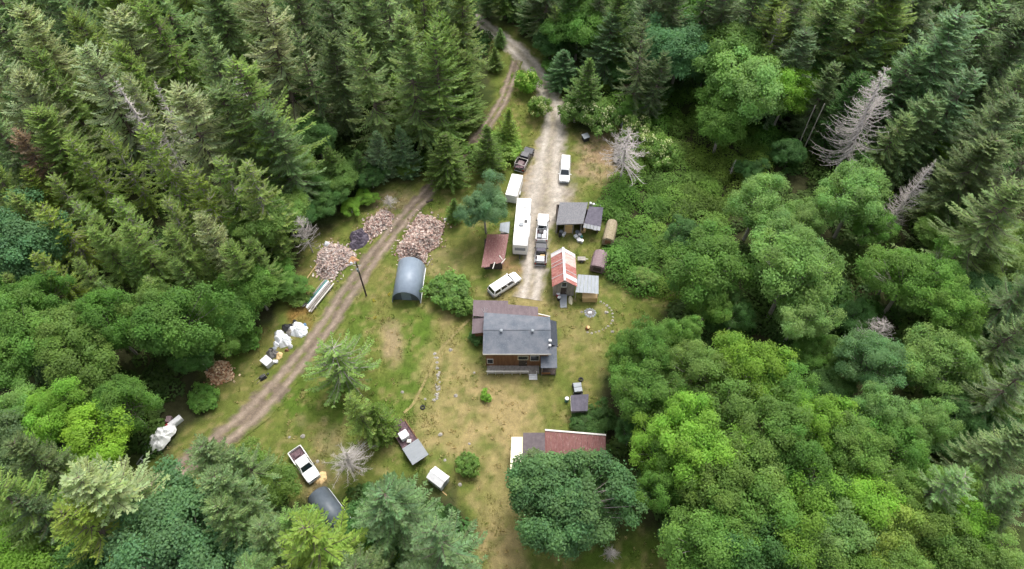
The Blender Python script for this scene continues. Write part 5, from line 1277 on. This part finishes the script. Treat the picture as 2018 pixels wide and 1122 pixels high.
def firewood(label, poly, hmax, n, seed, cols, core='piece'):
    g = np.random.default_rng(seed)
    P = W2(poly); c = P.mean(0); lo, hi = P.min(0), P.max(0)
    t = thing('firewood_pile', label, 'firewood', (c[0], c[1], 0), 0, 'firewood piles')
    x = g.uniform(lo[0], hi[0], n * 5); y = g.uniform(lo[1], hi[1], n * 5)
    sd = poly_sd(P, x, y); k = sd > -.15
    x, y, sd = x[k][:n], y[k][:n], sd[k][:n]
    def hh(x, y, sd): return hmax * sstep(-.1, 1.9, sd) * (.55 + .9 * fbm(x * .45, y * .45, seed))
    z = hh(x, y, sd) + g.uniform(-.02, .12, len(x))
    xo = g.uniform(lo[0] - 1.6, hi[0] + 1.6, n); yo = g.uniform(lo[1] - 1.6, hi[1] + 1.6, n); so = poly_sd(P, xo, yo)
    ko = (so < 0) & (so > -1.5) & (g.random(n) < 0.22 * (1 + so / 1.5) + .02)      # strays around the heap
    x = np.concatenate([x, xo[ko]]); y = np.concatenate([y, yo[ko]]); z = np.concatenate([z, np.full(ko.sum(), .02)])
    Vs = []; Fs = []; Cs = []
    for i in range(len(x)):
        L = g.uniform(.24, .46); r = g.uniform(.06, .15)
        a = g.uniform(0, 2 * PI); el = g.normal(0, .35)
        d = np.array([math.cos(a) * math.cos(el), math.sin(a) * math.cos(el), math.sin(el)])
        s = unit(np.cross(d, np.array([0, 0, 1.0]))); u = np.cross(s, d); w = g.uniform(0, 2 * PI)
        pr = [(s * math.cos(w + q) + u * math.sin(w + q)) * r * (1.25 if q == 0 else .95) for q in (0, 2.2, 4.1)]
        o = np.array([x[i], y[i], z[i] + r * .5])
        b = len(Vs) * 1
        base = sum(len(v) for v in Vs)
        Vs.append(np.array([o - d * L / 2 + q for q in pr] + [o + d * L / 2 + q for q in pr]))
        Fs += [(base, base + 1, base + 4, base + 3), (base + 1, base + 2, base + 5, base + 4), (base + 2, base, base + 3, base + 5), (base, base + 2, base + 1, base + 1), (base + 3, base + 4, base + 5, base + 5)]
        cc = np.array(cols[g.integers(len(cols))]) * g.uniform(.8, 1.2)
        Cs.append(np.repeat(cc[None], 6, 0))
    F4 = [f for f in Fs if len(set(f)) == 4]; V = np.concatenate(Vs); C = np.concatenate(Cs)
    ends = np.array([(f[0], f[1], f[2]) for f in Fs if len(set(f)) == 3])
    allf = [tuple(f) for f in F4] + [tuple(f) for f in ends]
    me = bpy.data.meshes.new('split_logs'); me.from_pydata(V.tolist(), [], allf); me.materials.append(M['piece'])
    at = me.attributes.new('tint', 'FLOAT_COLOR', 'POINT'); c4 = np.ones((len(V), 4), np.float32); c4[:, :3] = C; at.data.foreach_set('color', c4.ravel())
    o = link_mesh('split_logs', me, t, True); o['kind'] = 'stuff'
    # the packed inside of the heap
    gx, gy = np.meshgrid(np.arange(lo[0] - .3, hi[0] + .3, .4), np.arange(lo[1] - .3, hi[1] + .3, .4)); s2 = poly_sd(P, gx.ravel(), gy.ravel())
    zz = hh(gx.ravel(), gy.ravel(), s2) - .12; nx_, ny_ = gx.shape[1], gx.shape[0]
    ii = (np.arange(ny_ - 1)[:, None] * nx_ + np.arange(nx_ - 1)[None, :]).ravel(); Fq = np.stack([ii, ii + 1, ii + nx_ + 1, ii + nx_], 1)
    keep = (s2[Fq] > -.1).any(1)
    me = np_mesh('heap_core', np.stack([gx.ravel(), gy.ravel(), zz], 1), Fq[keep], M['piece'], np.full((gx.size, 3), 1.0) * np.array(cols[-1]) * .8)
    link_mesh('heap_core', me, t, True)
PINK = [(.52, .4, .35), (.44, .31, .27), (.6, .5, .45), (.34, .22, .19), (.42, .33, .29), (.2, .13, .11), (.36, .32, .3)]
GREYW = [(.42, .36, .34), (.34, .28, .27), (.52, .46, .43), (.2, .16, .15), (.46, .36, .31)]
firewood('large pink split firewood pile behind the grey arched shelter', [(826,424),(850,428),(876,444),(866,468),(862,486),(842,498),(838,520),(790,512),(782,490),(800,470),(815,440)], 1.7, 2300, 1, PINK)
firewood('split firewood heap left of the track above the dark tarp', [(756,414),(776,425),(768,446),(752,458),(732,472),(712,462),(722,440),(742,424)], 1.3, 850, 2, PINK)
firewood('greyish split firewood heap left of the track below the dark tarp', [(662,482),(690,492),(702,505),(690,522),(668,535),(655,550),(632,548),(622,528),(630,500),(645,482)], 1.4, 1150, 3, GREYW + PINK[:2])
firewood('brown square firewood pile at the edge of the left woods', [(415,712),(448,714),(462,746),(424,760),(408,735)], 1.2, 420, 4, [(.45, .25, .14), (.6, .42, .27), (.3, .15, .09), (.7, .55, .38)])
firewood('mauve brown wood heap beside the driveway shrubs', [(1212,158),(1258,165),(1255,192),(1215,198)], 1.4, 260, 5, [(.3, .18, .16), (.4, .28, .25), (.2, .11, .1)])
crumple('dark_tarp', 'dark purple tarp over a stack between two firewood heaps', 'tarp', 705, 468, 2.2, 1.7, 1.4, M['purpletarp'], 3, R(40))
crumple('tarp', 'small white tarp scrap above the greyish firewood heap', 'tarp', 644, 481, .55, .7, .8, M['tarp'], 5)
a, b = U(602, 553, .2), U(625, 520, .9); tag(MB().tube(a, b, .09, .05, 6).build('bare_pole', M['plywood'], None), 'bare pale pole leaning beside the greyish firewood heap', 'pole')
crumple('soil_heap', 'orange bark heap beside the greyish firewood heap', 'heap', 690, 512, 1.3, .9, .5, M['orange'], 8)
# ================================================================ utility pole
p = U(722, 583); t = thing('utility_pole', 'tall wooden utility pole with a lamp beside the track', 'utility pole', (p.x, p.y, 0))
MB().tube((0, 0, -.3), (0, 0, 8.9), .15, .1, 10).build('post', M['darkwood'], t)
MB().tube((0, 0, 8.5), (-.75, .0, 8.75), .035, .03, 6).build('lamp_arm', M['steel'], t)
l_ = MB().tube((-.75, 0, 8.55), (-.75, 0, 8.85), .26, .12, 10).build('lamp_head', M['offwhite'], t); MB().tube((-.75, 0, 8.42), (-.75, 0, 8.548), .13, .2, 10).build('lens', M['lens'], l_)
MB().box(-.6, .6, -.05, .05, 8.0, 8.1).build('crossarm', M['greywood'], t); MB().tube((.0, -.28, 6.9), (0, -.28, 7.6), .17, .17, 10).build('transformer', M['grey'], t)
# ================================================================ junk along the left of the track
def boards(label, pf, pr, n, mats, seed):
    a, b = U(*pf), U(*pr); d = a - b; L = d.length
    t = thing('board_stack', label, 'boards', ((a.x + b.x) / 2, (a.y + b.y) / 2, 0), math.atan2(d.y, d.x)); g = random.Random(seed)
    for k in range(n):
        y0 = -1.0 + 2.0 * (k % (n // 2)) / (n // 2); z0 = .3 + .16 * (k // (n // 2)); o_ = g.uniform(-.5, .5)
        MB().box(-L / 2 + max(0, o_) + g.uniform(0, .8), L / 2 + min(0, o_), y0, y0 + 2.0 / (n // 2) - g.uniform(.06, .2), z0, z0 + .12).build('board', M[g.choice(mats)], t)
    for x_ in (-L * .3, L * .3): MB().box(x_ - .1, x_ + .1, -1.05, 1.05, -.02, .295).build('bearer', M['greywood'], t)
boards('stack of long white and green boards beside the track', (650, 558), (604, 614), 12, ['offwhite', 'greywood', 'trim', 'tealp', 'greywood', 'tarp'], 4)
crumple('tarp', 'big white crumpled tarp closest to the track', 'tarp', 588, 648, 1.5, 1.3, 1.0, M['tarp'], 11)
crumple('tarp', 'white crumpled tarp left of the big one', 'tarp', 557, 670, 1.5, 1.2, 1.0, M['tarp'], 12)
crumple('tarp', 'small white tarp above the middle tarp of the junk row', 'tarp', 551, 656, .8, .7, .7, M['tarp'], 13)
crumple('dark_tarp', 'black tarp behind the white tarps', 'tarp', 565, 645, 1.0, .8, .9, M['blackm'], 14)
crumple('scrap_heap', 'grey scrap heap between the white tarps', 'scrap', 570, 655, .7, .6, .9, M['greywood'], 15)
p = U(526, 713, .6); t = thing('chest_freezer', 'white chest freezer at the low end of the junk row', 'freezer', (p.x, p.y, 0), R(-38))
MB().box(-.75, .75, -.6, .6, 0, .9).build('body', M['offwhite'], t, bevel=.03); MB().box(-.78, .78, -.63, .63, .903, 1.0).build('lid', M['offwhite'], t, bevel=.03)
crumple('scrap_heap', 'dark scrap heap behind the white freezer', 'scrap', 536, 696, 1.0, .8, .9, M['ash'], 16)
crumple('scrap_heap', 'tan cardboard heap right of the white freezer', 'scrap', 548, 700, .6, .7, .5, M['plywood'], 17)
p = U(534, 690, .8); t = thing('tyre', 'tyre on the dark scrap heap behind the white freezer', 'tyre', (p.x, p.y, .75)); tyre_mesh(t)
p = U(543, 713, .2); tag(MB().box(p.x - .35, p.x + .35, p.y - .25, p.y + .25, 0, .4).build('crate', M['offwhite'], None, bevel=.05), 'white crate right of the freezer', 'crate')
p = U(517, 743, .3); t = thing('wheelbarrow', 'dark upturned wheelbarrow on the grass below the freezer', 'wheelbarrow', (p.x, p.y, 0), R(40))
MB().hexa([(-.55, -.42, .02), (.55, -.42, .02), (.55, .42, .02), (-.55, .42, .02)], [(-.3, -.25, .5), (.4, -.25, .5), (.4, .25, .5), (-.3, .25, .5)]).build('tray', M['blackm'], t, bevel=.03)
for s in (-1, 1): MB().tube((-1.1, s * .3, .1), (.5, s * .12, .54), .03, .03, 6).build('handle', M['greywood'], t)
wheel(t, .85, 0.0, .2, .1)
for k, (a_, b_, m_, r_, lb) in enumerate([(596, 660, 'tarp', .4, 'white sack on the track side of the big tarp'), (600, 640, 'blue', .3, 'blue sack at the right end of the junk row'), (572, 682, 'offwhite', .35, 'white sack below the middle tarp'), (545, 678, 'tarp', .45, 'white sack at the left of the middle tarp'),
        (565, 690, 'rust', .3, 'rust brown sack below the white tarps'), (540, 686, 'grey', .35, 'grey sack between the tarps and the tyre'), (580, 634, 'blackm', .35, 'black sack above the big tarp')]):
    crumple('sack', lb, 'sack', a_, b_, r_ * 1.2, r_, r_ * 1.3, M[m_], 60 + k, k * .9, group='sacks in the junk row')
# junk row lower left
a, b = U(350, 826, .8), U(268, 915, .8); d = a - b; L = d.length
t = thing('boat_trailer', 'bare grey trailer frame under the white boat cover, lower left', 'trailer', ((a.x + b.x) / 2, (a.y + b.y) / 2, 0), math.atan2(d.y, d.x))
for s in (-1, 1): MB().hexa([(-L / 2, s * .15 - .05, .4), (L / 2 - 2, s * .9 - .05, .4), (L / 2 - 2, s * .9 + .05, .4), (-L / 2, s * .15 + .05, .4)], [(-L / 2, s * .15 - .05, .55), (L / 2 - 2, s * .9 - .05, .55), (L / 2 - 2, s * .9 + .05, .55), (-L / 2, s * .15 + .05, .55)]).build('frame_rail', M['steel'], t)
for k in range(5):
    x_ = -L / 2 + .8 + k * .9; w_ = .2 + .14 * k
    MB().box(x_, x_ + .12, -w_, w_, .555, .68).build('cross_member', M['offwhite'], t)
for s in (-1, 1): wheel(t, 1.0, s * 1.0, .33)
q = WM[t] @ Vector((.6, 0, 0)); rz_ = t.rotation_euler.z
cvp = to_px(q.x, q.y, .5)
crumple('boat_cover', 'crumpled white cover over the boat on the trailer frame, lower left', 'boat cover', cvp[0], cvp[1], 2.3, 1.3, 1.15, M['white'], 27, rz_, .69)
crumple('tarp', 'white tarp bundle right of the covered boat', 'tarp', 325, 853, .8, .8, .8, M['tarp'], 22)
crumple('tarp', 'white tarp scrap left of the covered boat stern', 'tarp', 296, 872, .9, .7, .6, M['white'], 25)
crumple('tarp', 'white tarp scrap between the red bundle and the refrigerator', 'tarp', 336, 838, .6, .6, .7, M['white'], 26)
crumple('red_tarp', 'dark red tarp bundle beside the covered boat', 'tarp', 326, 840, .85, .5, .9, M['red'], 21)
p = U(345, 831, .6); t = thing('refrigerator', 'white refrigerator lying at the top of the junk, lower left', 'refrigerator', (p.x, p.y, 0), R(48))
MB().box(-.95, .95, -.4, .4, 0, .75).build('body', M['white'], t, bevel=.04); MB().box(-.93, .93, -.38, .38, .753, .82).build('door', M['offwhite'], t, bevel=.02); MB().box(-.5, .3, -.32, -.27, .823, .87).build('handle', M['steel'], t)
p = U(333, 826, .4); tag(MB().box(p.x - .4, p.x + .35, p.y - .5, p.y + .4, 0, .6).build('crate', M['mauve'], None, bevel=.05), 'mauve crate left of the lying refrigerator', 'crate')
p = U(340, 848, .2); tag(MB().box(p.x - .3, p.x + .3, p.y - .25, p.y + .3, 0, .4).build('crate', M['cream'], None, bevel=.05), 'cream crate below the red tarp bundle', 'crate')
p = U(110, 940, .6); t = thing('steel_box', 'rust brown steel box in the lower left woods', 'box', (p.x, p.y, 0), R(-12))
MB().box(-1.1, 1.1, -.5, .5, 0, 1.0).build('body', M['brown'], t, bevel=.03); MB().box(-1.13, 1.13, -.53, .53, 1.003, 1.07).build('lid', M['brown'], t)
crumple('scrap_heap', 'mauve brown scrap heap left of the steel box', 'scrap', 70, 950, 2.2, 1.0, .7, M['mauve'], 24)
# ================================================================ fire pit, stones, odds and ends
def rock(t, name, x, y, r, seed, mat='stone', z=0):
    g = random.Random(seed); vs = []; n, m = 7, 4
    for j in range(m):
        f = j / (m - 1)
        for i in range(n):
            a = 2 * PI * i / n; rr = r * math.cos((f * .95 - .1) * PI / 2) * g.uniform(.8, 1.2) + .01
            vs.append((x + rr * math.cos(a) * g.uniform(.9, 1.25), y + rr * math.sin(a), z - .04 + r * .75 * f * g.uniform(.85, 1.15)))
    fs = [(j * n + i, j * n + (i + 1) % n, (j + 1) * n + (i + 1) % n, (j + 1) * n + i) for j in range(m - 1) for i in range(n)] + [tuple(range((m - 1) * n, m * n)), tuple(range(n - 1, -1, -1))]
    return MB().add(vs, fs).build(name, M[mat], t, True)
c = U(1163, 617)
t = thing('fire_pit', 'round ash fire pit with pale stone rim right of the house', 'fire pit', (c.x, c.y, 0))
MB().tube((c.x, c.y, -.1), (c.x, c.y, .06), .75, .7, 20).build('ash_bed', M['ash'], t, True)
for k in range(12): rock(t, 'rim_stone', c.x + .78 * math.cos(k * PI / 6), c.y + .72 * math.sin(k * PI / 6), .2, k, 'grey')
rock(t, 'ash_block', c.x, c.y, .3, 99, 'offwhite', .05)
t = thing('stone_ring', 'half circle of pale stones around the fire pit', 'stone edging', (c.x + 2.5, c.y - 1, 0))
pts = [(1184,595),(1190,598),(1196,602),(1201,607),(1205,612),(1207,618),(1208,625),(1207,632),(1204,638),(1199,643),(1194,647),(1188,650),(1181,653),(1174,655),(1166,657),(1158,655)]
for k, (a_, b_) in enumerate(pts): q = U(a_, b_); rock(t, 'stone', q.x, q.y, rnd.uniform(.12, .24), 30 + k)
t = thing('stone_row', 'line of pale stones down the lawn left of the house', 'stone edging', (U(862, 740).x, U(862, 740).y, 0))
for k in range(26):
    y_ = 700 + k * 3.4 + rnd.uniform(-3, 3); x_ = 855 + 8 * math.sin((y_ - 690) / 38) + rnd.uniform(-4, 4); q = U(x_, y_); rock(t, "stone", q.x, q.y, rnd.uniform(.1, .3), 60 + k)
LS = [('white stone on the green lawn below the grey arched shelter', 793, 773), ('pale stone left of the stone row end', 838, 787), ('pale stone at the lower end of the stone row', 855, 789), ('pale stone right of the white storage shed', 907, 955), ('pale stone left of the lone round shrub', 877, 907),
      ('pale stone on the dry lawn above the lone shrub', 868, 857), ('white rock beside the big leafy shrub', 861, 566), ('pale stone near the white pickup, left of it', 570, 862), ('pale stone near the white pickup, right of it', 597, 860), ('pale block by the nose of the white pickup', 626, 910),
      ('pale rock beside the fire pit', 1146, 615), ('pale rock inside the stone half circle', 1195, 616), ('white rock in the upper track', 993, 198), ('grey rock beside the white storage shed', 925, 875), ('pale rock in the lawn right of the stone row', 898, 780), ('pale rock right of the fire pit stones', 1207, 654), ('pale rock below the house deck', 935, 735), ('pale rock on the worn path', 888, 690)]
for k, (lb, a_, b_) in enumerate(LS):
    q = U(a_, b_); t = thing('rock', lb, 'rock', (q.x, q.y, 0), 0, 'loose rocks on the lawn'); rock(t, 'rock_body', q.x, q.y, (.26, .2, .3)[k % 3], 200 + k)
p = U(1157, 648); t = thing('stump', 'split tan stump at the foot of the stone half circle', 'stump', (p.x, p.y, 0)); MB().tube((0, 0, -.05), (.1, 0, .45), .34, .3, 9).build('stump_body', M['brown'], t); MB().tube((.1, 0, .452), (.1, 0, .47), .28, .27, 9).build('cut_face', M['plywood'], t)
# garage clutter
CL = [('white bucket', 1143, 462, .3, .5, 'offwhite'), ('grey tub', 1138, 457, .35, .4, 'grey'), ('white tub', 1141, 472, .4, .45, 'offwhite'), ('pale sack', 1135, 465, .3, .35, 'tarp'), ('white drum', 1147, 474, .28, .6, 'white'), ('tan box', 1149, 452, .4, .6, 'plywood'), ('teal tub', 1146, 466, .25, .4, 'tealp'),
      ('grey barrel', 1106, 456, .3, .7, 'grey'), ('white pail', 1113, 459, .25, .4, 'offwhite'), ('dark barrel', 1104, 462, .3, .6, 'blackm'), ('pale pail', 1110, 463, .25, .4, 'tarp')]
for k, (nm, a_, b_, r_, h_, m_) in enumerate(CL):
    q = U(a_, b_, h_); side = 'right' if a_ > 1125 else 'left'
    t = thing(nm.split()[1], '%s in the clutter at the %s end of the open garage front' % (nm, side), nm.split()[1], (q.x, q.y, 0), k * .7, 'clutter at the garage front')
    if nm.split()[1] in ('box', 'sack'): MB().box(-r_, r_, -r_, r_, 0, h_).build('side', M[m_], t, bevel=.05); MB().box(-r_ * .97, r_ * .97, -r_ * .97, r_ * .97, h_ + .002, h_ + .04).build('lid', M[m_], t)
    else:
        MB().tube((0, 0, 0), (0, 0, h_), r_ * .85, r_, 12).build('side', M[m_], t); MB().tube((0, 0, h_ + .002), (0, 0, h_ + .05), r_ * 1.05, r_, 12).build('rim', M[m_], t)
for k, (a_, b_, m_, lb) in enumerate([(1096, 572, 'rust', 'rust red barrel at the left of the cabin front'), (1100, 580, 'red', 'red barrel at the left of the cabin front'), (1102, 587, 'blackm', 'black barrel by the cabin ramp')]):
    q = U(a_, b_, .6); t = thing('barrel', lb, 'barrel', (q.x, q.y, 0)); MB().tube((0, 0, 0), (0, 0, .75), .28, .28, 12).build('side', M[m_], t); MB().tube((0, 0, .752), (0, 0, .79), .29, .26, 12).build('rim', M['offwhite'], t)
q = U(1125, 588, .2); crumple('tarp', 'pale narrow tarp right of the cabin ramp', 'tarp', 1125, 590, .35, .8, .4, M['cream'], 41)
q = U(846, 396, .2); tag(MB().tube((q.x - .5, q.y - .3, .18), (q.x + .6, q.y + .3, .2), .2, .17, 8).build('log', M['darkwood'], None), 'short dark log beside the track above the big firewood pile', 'log')
crumple('cardboard_heap', 'tan cardboard pieces at the nose of the white pickup', 'scrap', 630, 943, .8, .9, .4, M['plywood'], 43)
q = U(878, 432, .3); tag(MB().box(q.x - .25, q.x + .3, q.y - .25, q.y + .25, 0, .35).build('crate', M['offwhite'], None, bevel=.05), 'white crate right of the big firewood pile', 'crate')
